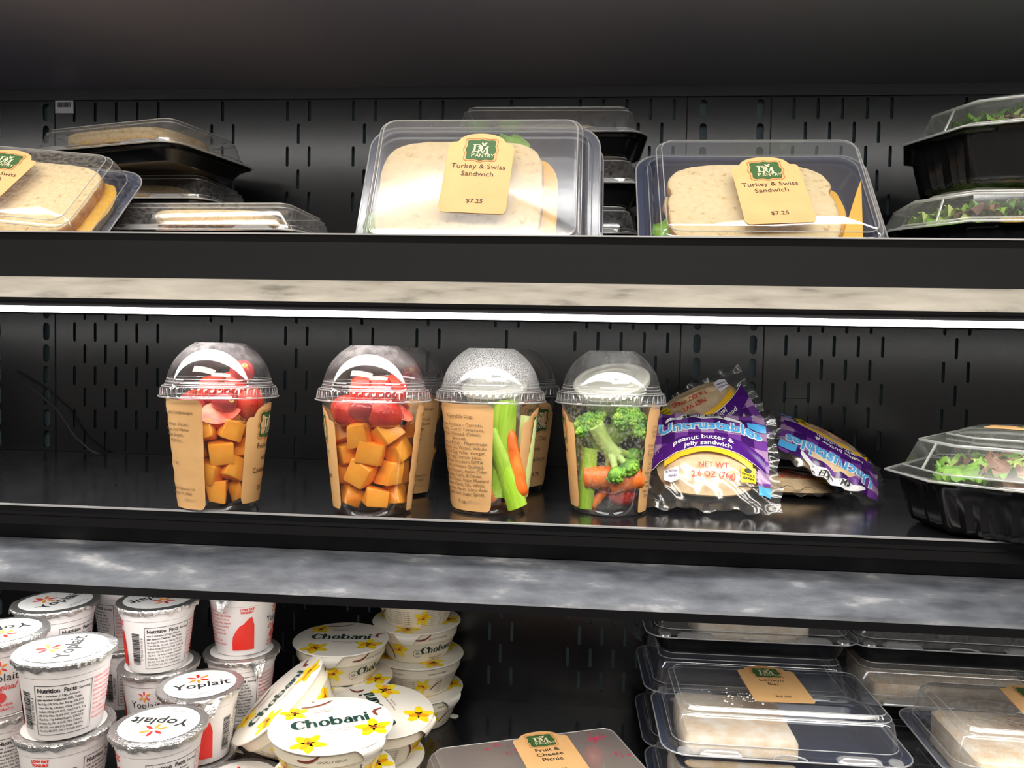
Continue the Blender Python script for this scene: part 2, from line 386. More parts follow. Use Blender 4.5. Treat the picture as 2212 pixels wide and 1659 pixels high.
def glyph_serif(word):
    """heavy flared lettering for the yogurt brand"""
    out = []; x = 0
    for ch in word:
        if ch == 'C':
            out += [ring2(x + .36, .36, (.36, .38), (.17, .33), 38, 322, 26, (.05, 0)), ell2(x + .60, .60, .075, .09)]; x += .70
        elif ch == 'h':
            out += [poly([(x, 0), (x + .17, 0), (x + .17, .78), (x - .03, .74)]), ring2(x + .28, .26, (.20, .26), (.07, .20), 0, 170, 14), poly([(x + .34, 0), (x + .50, 0), (x + .48, .28), (x + .33, .28)])]; x += .55
        elif ch == 'o':
            out.append(ring2(x + .27, .25, (.27, .27), (.10, .21), 0, 360, 26)); x += .57
        elif ch == 'b':
            out += [poly([(x, .02), (x + .16, 0), (x + .16, .78), (x - .03, .74)]), ring2(x + .30, .25, (.24, .27), (.08, .21), -150, 150, 22)]; x += .58
        elif ch == 'a':
            out += [ring2(x + .22, .17, (.22, .18), (.08, .11), 0, 360, 20), poly([(x + .28, 0), (x + .45, 0), (x + .43, .38), (x + .27, .38)]), ring2(x + .24, .34, (.19, .19), (.05, .13), 0, 165, 14)]; x += .49
        elif ch == 'n':
            out += [poly([(x, 0), (x + .16, 0), (x + .17, .50), (x - .03, .48)]), ring2(x + .28, .26, (.20, .26), (.07, .20), 0, 165, 14), poly([(x + .34, 0), (x + .50, 0), (x + .48, .28), (x + .33, .28)])]; x += .55
        elif ch == 'i':
            out += [poly([(x, 0), (x + .17, 0), (x + .17, .52), (x - .03, .49)]), ell2(x + .08, .68, .085, .095)]; x += .24
    w = x
    return [([(a - w / 2, b - .3) for a, b in v], f) for v, f in out], w
BRAND_C, BRAND_CW = glyph_serif('Chobani')

# ------------------------------------------------------------------ the refrigerated case
X0, X1 = -1.0, 0.9
U = .02605
def build_wall():
    full, half = set(), set()
    for p0 in (-.6023 - 32 * U, -.6023, -.6023 + 32 * U):
        for k in (0, 1, 2, 3, 4, 7, 10, 11, 13, 14, 16, 17, 20, 23, 24, 25, 26, 27): full.add(round(p0 + k * U, 5))
        for k in (.5, 1.5, 2.5, 3.5, 6.5, 7.5, 10.5, 13.5, 16.5, 19.5, 20.5, 23.5, 24.5, 25.5, 26.5): half.add(round(p0 + k * U, 5))
    Zlo, Zhi = Z_DECK - .006, Z_CEIL + .004
    rowz = [1.303 + k * U for k in range(-30, 30)]
    cols = []
    for x in full: cols.append((x, 0, .0017))
    for x in half: cols.append((x, 1, .0017))
    for p0 in (-.6023 - 32 * U, -.6023, -.6023 + 32 * U):
        for xx in (28.25, 30.63): cols.append((round(p0 + xx * U, 5), 2, .0040))
    cols = sorted(c for c in cols if X0 + .02 < c[0] < X1 - .02)
    b = MB(); xprev = X0
    def slotgeo(xc, hw, z0, z1):
        """rectangle cell xc+-.006 x [z0,z1] holding one slot with rounded ends, and the slot's walls"""
        L = .0062; zs0, zs1 = z0 + .0013, z1 - .0013
        rd = hw
        arc = [(xc + hw * math.cos(math.radians(a)), zs1 - rd + rd * math.sin(math.radians(a))) for a in (0, 45, 90, 135, 180)]
        arc += [(xc - hw * math.cos(math.radians(a)), zs0 + rd - rd * math.sin(math.radians(a))) for a in (0, 45, 90, 135, 180)]
        outer = [(xc + L, zs1 - rd), (xc + L, z1), (xc, z1), (xc - L, z1), (xc - L, zs1 - rd), (xc - L, zs0 + rd), (xc - L, z0), (xc, z0), (xc + L, z0), (xc + L, zs0 + rd)]
        n = 10
        v = [(x, 0, z) for x, z in outer] + [(x, 0, z) for x, z in arc] + [(x, .002, z) for x, z in arc]
        f = [(i, (i + 1) % n, n + (i + 1) % n, n + i) for i in range(n)] + [(n + i, n + (i + 1) % n, 2 * n + (i + 1) % n, 2 * n + i) for i in range(n)]
        b.add(v, f)
    for x, kind, hw in cols:
        L = .0062
        if x - L > xprev + 1e-5: b.add([(xprev, 0, Zlo), (x - L, 0, Zlo), (x - L, 0, Zhi), (xprev, 0, Zhi)], [(0, 1, 2, 3)])
        z = Zlo
        for k, rz in enumerate(rowz):
            r0, r1 = rz, rz + U
            if r0 < Zlo or r1 > Zhi: continue
            par = (k - 30) % 2
            if kind < 2 and par != kind: continue
            if r0 > z + 1e-6: b.add([(x - L, 0, z), (x + L, 0, z), (x + L, 0, r0), (x - L, 0, r0)], [(0, 1, 2, 3)])
            if kind == 2: slotgeo(x, hw, r0 + .001, r1 - .001); b.add([(x - L, 0, r0), (x + L, 0, r0), (x + L, 0, r0 + .001), (x - L, 0, r0 + .001)], [(0, 1, 2, 3)]); b.add([(x - L, 0, r1 - .001), (x + L, 0, r1 - .001), (x + L, 0, r1), (x - L, 0, r1)], [(0, 1, 2, 3)])
            else: slotgeo(x, hw, r0, r1)
            z = r1
        b.add([(x - L, 0, z), (x + L, 0, z), (x + L, 0, Zhi), (x - L, 0, Zhi)], [(0, 1, 2, 3)])
        xprev = x + L
    b.add([(xprev, 0, Zlo), (X1, 0, Zlo), (X1, 0, Zhi), (xprev, 0, Zhi)], [(0, 1, 2, 3)])
    w = b.build('wall_back', M_WALL, smooth=0); tag(w, 'black slotted steel back panel of the display case', None, kind='structure')
    p = MB().box(X0, X1, .010, .014, Zlo, Zhi).build('air_duct', M_PLENUM, w, smooth=0)
    for xs in (.2071, .2071 - 32 * U, .1155):
        MB().box(xs - .0006, xs + .0006, -.0006, .002, Zlo, Zhi).build('panel_seam', M_FASCIA, w, smooth=0)
    kb = MB().tube([(.2318, -.0004, 1.2572), (.2579, -.0004, 1.2572), (.2579, -.0004, 1.2294), (.2318, -.0004, 1.2294)], .0005, 5, closed=True)
    kb.build('knockout_outline', M_HOUSE, w)
    return w
build_wall()
def wl_box(name, *a, m=M_BLACK, label=None):
    o = MB().box(*a).build(name, m, smooth=0); tag(o, label, None, kind='structure'); return o
wl_box('wall_left', X0 - .02, X0, -.45, .03, .80, 1.62, label='black end panel of the display case')
wl_box('wall_right', X1, X1 + .02, -.45, .03, .80, 1.62, label='black end panel of the display case')
ce = MB().loft([[(X0, .03, Z_CEIL), (X0, .002, Z_CEIL), (X0, -.42, Z_CEIL + .036), (X0, -.42, Z_CEIL + .06), (X0, .03, Z_CEIL + .06)], [(X1, .03, Z_CEIL), (X1, .002, Z_CEIL), (X1, -.42, Z_CEIL + .036), (X1, -.42, Z_CEIL + .06), (X1, .03, Z_CEIL + .06)]], True, True).build('ceiling', M_CEIL, smooth=0)
tag(ce, 'dark metal canopy over the uppermost shelf', None, kind='structure')
MB().box(X0, X1, -.003, .001, Z_CEIL - .012, Z_CEIL).build('ceiling_flange', M_BLACK, ce, smooth=0)
fl = wl_box('floor', X0, X1, -.52, .03, Z_DECK - .03, Z_DECK, m=M_SHELF, label='black bottom deck of the display case')
MB().box(X0, X1, -.56, -.52, Z_DECK - .20, Z_DECK + .012).build('deck_front', M_FASCIA, fl, smooth=0)

def led(name, label, y0, y1, z0, z1, top=.007):
    """a flat strip light: dark housing above a glowing diffuser"""
    t = thing(name, label, 'strip light', TR(0, 0, 0))
    MB().box(X0 + .01, X1 - .01, y0 - .002, y1 + .002, z1, z1 + top).build('housing', M_HOUSE, t, smooth=0)
    MB().box(X0 + .012, X1 - .012, y0, y1, z0, z1).build('diffuser', M_LED, t, smooth=0)
    return t
def shelf(name, label, z, lip, rail_mat, under, back=-.002):
    """z = surface the goods stand on, lip = height of the raised front edge"""
    t = thing(name, label, 'shelf', TR(0, 0, 0))
    MB().box(X0 + .001, X1 - .001, Y_LIP + .003, back, z - .008, z).build('shelf_board', M_SHELF, t, smooth=0)
    y, zl = Y_LIP, lip
    def ext(name, prof, m, sm=35):
        n = 60 if m in (M_RAILG, M_RAILLIT) else 2
        b = MB(); b.grid(n, len(prof), lambda u, v: (X0 + .001 + (X1 - X0 - .002) * u, prof[round(v * (len(prof) - 1))][0], prof[round(v * (len(prof) - 1))][1]))
        return b.build(name, m, t, sm)
    ext('front_face', [(y + .0028, z - .008), (y + .003, zl), (y, zl), (y + .004, zl - .008), (y + .004, zl - .0165), (y + .007, zl - .0172), (y + .019, zl - .031)], M_FASCIA, 20)
    MB().box(X0 + .001, X1 - .001, y - .0006, y + .0028, zl - .0007, zl + .0004).build('bright_edge', M_EDGE, t, smooth=0)
    prof = [(y + .019, zl - .0315)]
    for k in range(9):
        a = k / 8; prof.append((y + .019 - .046 * a ** .9, zl - .0315 - .018 * a ** 1.5 - .001 * a))
    prof += [(y - .0283, zl - .0520), (y - .0290, zl - .0535)]
    ext('price_rail', prof, rail_mat, 60)
    ext('rail_underside', [(y - .0290, zl - .0535), (y - .0285, zl - under), (y - .0268, zl - under), (y - .0262, zl - .0505), (y + .02, zl - .0500)], M_FASCIA, 20)
    MB().box(X0 + .001, X1 - .001, y + .005, back, lip - .052, lip - .0485).build('light_tray', M_HOUSE, t, smooth=0)
    return t
shelf('display_shelf', 'black shelf with a worn price rail, painted brightly lit, holding the sandwich boxes', Z_TOP, LIP_TOP, M_RAILLIT, .0560)
led('strip_light', 'glowing white strip light under the sandwich shelf', -.334, -.306, 1.3258, 1.3292)
shelf('display_shelf', 'black shelf with a scuffed grey price rail holding the fruit cups', Z_MID - .0004, Z_MID, M_RAILG, .0600)
led('strip_light', 'white strip light under the fruit cup shelf above the yogurts', -.333, -.306, Z_MID - .0588, Z_MID - .0555, .0033)
led('strip_light', 'white strip light at the front above the sandwich boxes', -.359, -.337, 1.6140, 1.6195, .010)

# small things on the back panel
st = thing('barcode_sticker', 'small white barcode sticker on the back panel above the sandwiches', 'sticker', TR(-.614, -.0012, 1.589))
MB().box(-.0112, .0112, -.0004, .0012, -.014, .014).build('paper', M_PAPER, st, smooth=0)
fm = flat_map((0, -.0005, 0), (1, 0, 0), (0, 0, 1)); shp = []
rnd = random.Random(3); xx = -.008
while xx < .008:
    w_ = rnd.choice((.0003, .0005, .0008)); shp.append(rect2(xx, xx + w_, -.007, -.001)); xx += w_ + rnd.choice((.0003, .0005))
link('barcode', print_mesh('barcode', shp + [rect2(-.008, .004, .004, .006), rect2(-.008, .001, .008, .0095)], fm, M_BLK, .0002), st)
pts = [at_y(px, py, -.012) for px, py in ((8, 800), (70, 838), (125, 885), (160, 940), (195, 972), (235, 990), (290, 996))]
sm = []
for i in range(len(pts) - 1):
    for k in range(6): sm.append(pts[i].lerp(pts[i + 1], k / 6))
sm.append(pts[-1]); sm = [sm[0]] + [(sm[i - 1] + sm[i] * 2 + sm[i + 1]) / 4 for i in range(1, len(sm) - 1)] + [sm[-1]]
tb = MB().tube(sm, .0013, 8).build('curved_streak', M_STREAK)  # thin tube tracing a faint curved streak on the panel
tag(tb, 'thin curved grey streak along the bare end of the back panel', 'tube')
cr = MB(); p = at_z(980, 1548, Z_DECK)
cr.loft([[(-.004, -.002, 0), (.003, -.004, 0), (.0055, .001, 0), (-.002, .0035, 0)], [(-.0035, -.0015, .0016), (.0025, -.0035, .0012), (.005, .001, .0016), (-.0015, .003, .002)]], True, True)
c_ = cr.build('food_crumb', mat('pale_crumb', (.62, .66, .50), .8), smooth=0); c_.location = p
tag(c_, 'pale crumb lying on the bottom deck behind the picnic box', 'crumb')

# ------------------------------------------------------------------ paper labels with the pantry logo
def label_outline(w, h, arch=.13):
    """top edge height for each x (bottom at -h/2)"""
    def top(x):
        s = h / 2 - arch * h; a = w * .36
        if abs(x) < a: return s + arch * h * math.sqrt(max(0, 1 - (x / a) ** 2)) ** .9
        return s
    return top
def pantry_label(parent, fn, w, h, lines, price, plain=False, wrinkle=0, fine=None, bold=0):
    """paper label as a grid on the surface fn; lettering and logo as its children"""
    top = (lambda x: h / 2) if plain else label_outline(w, h)
    nx, ny = 34, 14; rc = .004
    def g(u, v):
        x = (u - .5) * w
        xs = [-.5, -.361, -.359, .359, .361, .5]
        t = top(x); bt = -h / 2
        e = w / 2 - abs(x)
        if e < rc: k = rc - math.sqrt(max(0, rc * rc - (rc - e) ** 2)); bt += k; t -= k
        y = bt + (t - bt) * v
        return fn(x, y, .0003 + (wrinkle * (math.sin(y * 420 + x * 60) + .6 * math.sin(y * 900 - x * 150 + 1)) if wrinkle else 0))
    lb = MB().grid(nx, ny, g).build('label', M_KRAFT, parent, 60)
    off = .0003 + .0003 + wrinkle * 1.8
    shp = []
    if fine:
        y = h / 2 - .011
        for s, size, gap in fine:
            if s: shp.append(txt(s, size, 0, y, sx=1.05))
            y -= gap
        link('label_text', print_mesh('label_text', shp, fn, M_INKS, off), lb); return lb
    k = h / .082; yy = h * .045
    for s, size, gap in lines:
        shp.append(txt(s, size, 0, yy, bold=bold, sx=1.08)); yy -= gap
    if shp: link('label_title', print_mesh('label_title', shp, fn, M_INK, off), lb)
    if price: link('label_price', print_mesh('label_price', [txt(price, .0058 * k, .001, -h * .38, sx=1.1)], fn, M_INK, off), lb)
    cx, cy, lw, lh = 0, h * .285, .0125 * k, .0108 * k
    def cart(s):
        pts = []
        for i in range(64):
            a = 2 * math.pi * i / 64; c_, s_ = math.cos(a), math.sin(a)
            q = (abs(c_) ** 5 + abs(s_) ** 5) ** .2; bx, by = c_ / q, s_ / q
            m_ = .99 + .055 * math.cos(8 * a)
            pts.append((cx + bx * lw * s * m_, cy + by * lh * s * m_))
        return pts
    ga, gb = cart(1.16), cart(1.10)
    rv = []; 
    for p_, q_ in zip(ga, gb): rv += [p_, q_]
    n = len(ga); rf = [(2 * i, 2 * i + 1, (2 * i + 3) % (2 * n), (2 * i + 2) % (2 * n)) for i in range(n)]
    link('logo_border', print_mesh('logo_border', [(rv, rf)], fn, M_RUST, off), lb)
    cc = cart(1.0); fan = ([(cx, cy)] + cc, [(0, 1 + i, 1 + (i + 1) % 64) for i in range(64)])
    link('logo_plaque', print_mesh('logo_plaque', [fan], fn, M_GREEN, off), lb)
    L = []; S = .0056 * k
    def q(*pp): return poly([(cx + (a - .1) * S, cy + (b - .15) * S) for a, b in pp])
    L += [q((-1.0, -.25), (-.72, -.25), (-.72, 1.1), (-1.0, 1.1)), q((-1.2, 1.02), (-.55, 1.02), (-.55, 1.12), (-1.2, 1.12)), q((-1.2, -.27), (-.55, -.27), (-.55, -.17), (-1.2, -.17))]
    L.append(ring2(cx + (-.65) * S, cy + .27 * S, (.95 * S, .70 * S), (.68 * S, .60 * S), -90, 90, 16))
    L += [q((-.35, -.6), (-.22, -.6), (-.12, .7), (-.25, .7)), q((-.28, .72), (-.02, .72), (.50, -.58), (.36, -.58)), q((.36, -.58), (.48, -.58), (1.0, .72), (.86, .72)), q((.84, .72), (1.10, .72), (1.22, -.6), (.94, -.6)),
          q((-.5, -.62), (-.05, -.62), (-.05, -.52), (-.5, -.52)), q((.78, -.62), (1.38, -.62), (1.38, -.52), (.78, -.52)), q((-.42, .66), (-.1, .66), (-.1, .75), (-.42, .75)), q((.86, .66), (1.26, .66), (1.26, .75), (.86, .75))]
    for ex, ey, ea, eb, er in ((.28, 1.22, .13, .30, 25), (.62, 1.25, .36, .15, 35), (.58, .98, .20, .10, 10), (.42, 1.0, .06, .22, -20)): L.append(ell2(cx + (ex - .1) * S, cy + (ey - .15) * S, ea * S, eb * S, er, 10))
    L.append(txt('P', .0062 * k, cx - .0078 * k, cy - .0078 * k, 'LEFT')); L.append(txt('ANTRY', .0049 * k, cx - .0042 * k, cy - .0078 * k, 'LEFT', sx=1.0))
    link('logo_lettering', print_mesh('logo_lettering', L, fn, M_CREAM, off + .0003), lb)
    return lb

# ------------------------------------------------------------------ hinged clear-lid boxes
_CL = {}
def clam_meshes(w, d, hb, hl, lidm, basem):
    key = (w, d, hb, hl, lidm.name, basem.name)
    if key in _CL: return _CL[key]
    R = .022
    def ring(ins, z, r=None): return rrect(w - 2 * ins, d - 2 * ins, (R - ins * .6) if r is None else r, z)
    base = MB().loft([ring(.0005, hb - .0012), ring(.0055, hb - .0015), ring(.0065, hb - .0040), ring(.0085, hb - .0045), ring(.0150, .0030), ring(.0165, .0008), ring(.0200, 0)], False, True).mesh('tray', basem, 30)
    zt = hb + hl
    lid = MB().loft([ring(0, hb), ring(.0062, hb + .0003), ring(.0070, hb + .0050), ring(.0095, hb + .0056), ring(.0130, zt - .0085), ring(.0150, zt - .0050), ring(.0165, zt - .0040), ring(.0175, zt - .0036), ring(.0190, zt - .0008), ring(.0205, zt)], False, True).mesh('clear_lid', lidm, 28)
    rim = MB()
    rim.tube(rrect(w, d, R, hb - .0001), .0007, 6, closed=True)
    rims = rim.mesh('lid_edge', M_RIM, 60)
    step = MB(); step.tube(rrect(w - .038, d - .038, R - .0115, zt - .0005), .00045, 6, closed=True)  # beads added to draw glint lines along the lid steps
    step.tube(rrect(w - .030, d - .030, R - .009, zt - .0048), .0004, 6, closed=True)
    step.tube(rrect(w - .019, d - .019, R - .0057, hb + .0056), .0004, 6, closed=True)
    steps = step.mesh('lid_glint_line', M_RIM, 60)
    lt = MB(); lt.loft([rrect(.036, .0085, .002, 0, 2), rrect(.034, .0070, .002, .0018, 2), rrect(.027, .0040, .0015, .0036, 2)], False, True)
    latch = lt.mesh('latch', M_RIM, 25)
    nt = MB()
    nt.tube([(.0135 * math.cos(math.radians(a)), .0075 * math.sin(math.radians(a)), 0) for a in range(0, 181, 15)], .0007, 6)
    notch = nt.mesh('finger_notch', M_RIM, 60)
    bt = MB().lathe([(.006, 0), (.0055, .0015), (.003, .0022), (0.0003, .0023)], 14).mesh('corner_button', M_RIM, 40)
    _CL[key] = (base, lid, rims, steps, latch, notch, bt); return _CL[key]
def clam(label, mtx, w=.187, d=.133, hb=.020, hl=.030, lidm=None, basem=None, cat='food box', group=None, lab=None, name='food_box', detail=True):
    lidm, basem = lidm or M_BOX, basem or M_BASE
    t = thing(name, label, cat, mtx, group)
    base, lid, rims, steps, latch, notch, bt = clam_meshes(w, d, hb, hl, lidm, basem)
    link('tray', base, t); ld = link('lid', lid, t); link('lid_edge', rims, ld); link('lid_glint_line', steps, ld)
    if detail:
        for sx in (-1, 1):
            link('latch', latch, ld, (sx * w * .27, -d / 2 + .0045, hb + .0005))
            link('corner_button', bt, ld, (sx * (w / 2 - .018), -d / 2 + .006, hb + .0004))
        link('finger_notch', notch, ld, (0, -d / 2 + .0003, hb + .0006))
    if lab:
        fn = flat_map((lab['x'], lab['y'], hb + hl + .0004), RZ(lab.get('rot', 0)) @ Vector((1, 0, 0)), RZ(lab.get('rot', 0)) @ Vector((0, 1, 0)))
        pantry_label(t, fn, lab.get('w', .054), lab.get('h', .080), lab['lines'], lab['price'], bold=lab.get('bold', 0))
    return t

# ------------------------------------------------------------------ bread and sandwiches
def slice_outline(w, h, lobes=True, n=72):
    pts = []
    for i in range(n):
        a = 2 * math.pi * i / n; c, s = math.cos(a), math.sin(a)
        p = 4.5; q = (abs(c) ** p + abs(s) ** p) ** (-1 / p); x, y = q * c, q * s
        if lobes:
            x *= 1 - .055 * math.exp(-((y - .30) / .10) ** 2) + .01 * math.exp(-((y - .62) / .2) ** 2)
            if y > .3: y += .05 * (1 - x * x)
        pts.append((x * w / 2, y * h / 2))
    return pts
def bread_slice(parent, w, h, th, z, lobes=True, seed=0, tilt=None, off=(0, 0), cut=False):
    rr = random.Random(seed); o = slice_outline(w, h, lobes); j = [1 + rr.uniform(-.006, .006) for _ in o]
    def ring(ins, zz): return [(off[0] + x * k * (1 - ins), off[1] + y * k * (1 - ins), zz) for (x, y), k in zip(o, j)]
    b = MB(); r = [ring(.05, z), ring(.012, z + .0012), ring(0, z + th * .4), ring(0, z + th * .6), ring(.012, z + th - .0012), ring(.04, z + th)]
    b.loft(r, True, True); 
    n = len(o); mi = []
    for k, f in enumerate(b.f): mi.append(0 if (k >= 5 * n or k // n in (4,)) else 1)
    b.mi = mi
    ob = b.build('bread_slice', [M_CRUMB, M_CRUMB if cut else M_CRUST], parent, 50)
    if tilt: ob.rotation_euler = tilt
    return ob
def layer(parent, name, m, w, h, z, th=.003, seed=0, off=(0, 0), rag=.04, wave=.0015):
    rr = random.Random(seed); n = 40; o = slice_outline(w, h, False, n); j = [1 + rr.uniform(-rag, rag) for _ in o]
    b = MB()
    rings = []
    for ins, zz in ((.02, z), (0, z + th * .5), (.02, z + th)):
        rings.append([(off[0] + x * k * (1 - ins), off[1] + y * k * (1 - ins), zz + wave * math.sin(9 * math.atan2(y, x) + seed)) for (x, y), k in zip(o, j)])
    b.loft(rings, True, True); return b.build(name, m, parent, 50)
def leaf_mesh(L, W, curl, ruff, seed, m, nu=34, nv=13):
    rr = random.Random(seed); p1, p2 = rr.uniform(0, 6), rr.uniform(0, 6)
    def fn(u, v):
        t = u; s = (v - .5) * 2
        wd = W * (.22 + .78 * math.sin(math.pi * min(1, t * .80 + .08)) ** .7) * (1 if t < .9 else 1 - (t - .9) * 4)
        e = abs(s) ** 2
        wav = ruff * e * (math.sin(t * 21 + p1 + s) + .6 * math.sin(t * 43 + p2 - 2 * s))
        wd *= 1 + .10 * e * math.sin(t * 55 + p2) + .07 * e * math.sin(t * 97 + p1)
        x = (t - .5) * L; y = s * wd / 2; z = curl * (4 * t * (1 - t)) - .25 * curl * s * s + wav - .003 * math.exp(-(s / .12) ** 2)
        return (x, y, z)
    b = MB().grid(nu, nv, fn)
    return b.mesh('leaf', m, 70)
LEAVES = [leaf_mesh(.075, .045, .010, .005, 11 + k, (M_LEAF, M_LEAFP, M_LEAFR, M_LEAF)[k % 4]) for k in range(8)]
def sandwich(label, mtx, w=.13, h=.108, th=.0115, z0=.006, lobes=True, cx=0, cy=0, cheese=True, lettuce=True, turn=0, seed=0, group=None, cut=False):
    t = thing('sandwich', label, 'sandwich', mtx @ TR(cx, cy, 0) @ RZ(turn), group)
    bread_slice(t, w, h, th, z0, lobes, seed, cut=cut)
    z = z0 + th
    layer(t, 'turkey_layer', M_TURKEY, w * .97, h * .96, z, .005, seed + 1, rag=.04); z += .0055
    if cheese: layer(t, 'cheese_slice', M_CHEESE, w * 1.0, h * 1.0, z, .0025, seed + 2, off=(.010, -.004), rag=.01, wave=.0008); z += .003
    if lettuce:
        for k, (lx, ly, a) in enumerate(((.005, h * .40, 80), (-w * .36, -h * .2, 170), (.03, h * .42, 60))):
            o = link('lettuce_leaf', LEAVES[(k * 4) % 8], t, (lx, ly, z - .002), (0, 0, math.radians(a))); o.scale = (.8, .8, .45)
        z += .001
    bread_slice(t, w * .985, h * .985, th, z, lobes, seed + 5, cut=cut)
    return t

def lean(px, ytop, alpha, yaw=0, roll=0, ybase=None, w=.187, d=.133, z0=Z_TOP):
    """box standing on its long edge on the shelf, lid towards the viewer, leaning back by alpha"""
    x = at_y(px, ytop, ybase).x
    a = math.radians(alpha)
    low = d / 2 * math.cos(a) + .0005
    return TR(x, ybase + d / 2 * math.sin(a), z0 + low) @ RZ(yaw) @ RX(90 - alpha) @ RZ(roll)

TS = dict(lines=[('Turkey & Swiss', .0066, .0075), ('Sandwich', .0066, .007)], price='$7.25')
# big leaning box in the middle, bright with the reflected strip light
BIG = dict(w=.200, d=.155)
m_ = lean(1030, 400, 27, 0, 0, ybase=-.259, **BIG)
clam('misted sandwich box leaning back, bright with the reflected light, two price stickers alike', m_, lidm=M_BOXMIST, basem=M_BASESHEEN, lab=dict(x=.0015, y=.003, rot=-3, **TS), name='sandwich_box', **BIG)['label'] = 'misted sandwich box leaning back in front of a stack of flat boxes'
sandwich('cut sandwich inside the misted leaning box with the bright reflection', m_, .138, .112, cx=-.014, cy=-.008, lobes=False, seed=3, turn=0)
m_ = lean(1060, 400, 24, 0, 0, ybase=-.198, **BIG)
clam('second leaning sandwich box showing only its edge behind the misted one', m_, basem=M_BASESHEEN, name='sandwich_box', **BIG)
sandwich('sandwich in the box behind the misted leaning box', m_, .140, .095, cx=.006, cy=-.008, seed=9, lettuce=False)
# right box
RB = dict(w=.196, d=.150)
m_ = lean(1657, 400, 39, 0, 0, ybase=-.262, **RB)
clam('clear sandwich box leaning back, whole slice, lettuce and cheese corner showing', m_, lidm=M_BOXDRY, basem=M_BASESHEEN, lab=dict(x=.004, y=-.008, rot=4, **TS), name='sandwich_box', **RB)
sandwich('whole sandwich with lettuce in the clear leaning box beside the salads', m_, .135, .100, cx=-.009, cy=-.012, seed=21)
ch = MB().loft([[(-.014, -.052, .026), (.004, -.052, .026), (.018, .028, .026), (.012, .014, .026)], [(-.014, -.052, .030), (.004, -.052, .030), (.018, .030, .030), (.012, .016, .030)]], True, True).build('cheese_slice', M_CHEESE, smooth=0)
ch.matrix_world = m_ @ TR(.068, 0, 0); tag(ch, 'loose orange cheese slice beside the sandwich in the clear leaning box', 'cheese')
# far left box
m_ = lean(-22, 400, 43, 6, -6, ybase=-.262, z0=Z_TOP + .009)
clam('leaning sandwich box with one smooth slice, cut off by the picture edge', m_, lidm=M_BOX, basem=M_BASESHEEN, lab=dict(x=-.012, y=.002, rot=-6, **TS), name='sandwich_box')['label'] = 'leaning sandwich box with a smooth pale slice filling it, beside the flat boxes'
sandwich('smooth pale sandwich filling the leaning box beside the flat boxes', m_, .145, .104, cx=.002, cy=-.004, seed=33, lettuce=False, lobes=False)
# stack of flat boxes on the left
FB = dict(w=.197, d=.130, hb=.015, hl=.027)
def fb(label, mtx, what=None, seed=0, **kw):
    clam(label, mtx, name='sandwich_box', **{**FB, **{k: v for k, v in kw.items() if k not in ('bw', 'th')}})
    if what: sandwich(what, mtx, kw.get('bw', .120), .088, kw.get('th', .0098), cx=-.004, z0=.004, seed=seed, lobes=False, lettuce=False, cut=True)
PITCH = .0423
xa = at_y(425, 470, -.21).x
fb('lowest flat box under the one lying along the shelf front', TR(xa, -.145, Z_TOP + .0003))
fb('flat sandwich box with half a sandwich, lying along the shelf front', TR(xa, -.145, Z_TOP + PITCH) @ RZ(-2), 'domed half sandwich in the flat box along the shelf front', 41, th=.0120, bw=.115)
fb('flat sandwich box in the shade under the topmost one', TR(at_y(440, 350, -.135).x - .091, -.0685, Z_TOP + 2 * PITCH + .0004) @ RZ(-2), 'shaded sandwich in the box under the topmost flat one', 57)
c_ = RZ(-15) @ Vector((.092, -.059, 0)); p_ = at_y(368, 290, -.185)
fb('topmost flat sandwich box of the stack behind the leaning pale slice', TR(p_.x - c_.x, -.104, Z_TOP + 3 * PITCH + .0008) @ RZ(-15), 'sandwich with cheese in the topmost flat box behind the leaning pale slice', 51, th=.0125, bw=.135)
# stack behind the misted box
for n, lb in ((3, 'topmost flat box of the stack behind the misted leaning box'), (2, 'second flat box down behind the misted leaning box'), (1, 'third flat box down behind the misted leaning box'), (0, 'lowest flat box behind the misted leaning box')):
    fb(lb, TR(at_y(1178, 300, -.14).x, -.069, Z_TOP + n * .0486 + .0003) @ RZ(-1.0 + n * .5), 'sandwich inside the %s' % lb if n > 1 else None, 61 + n, hb=.0195, hl=.0287, **({'lidm': M_BOXMIST} if n == 3 else {}))

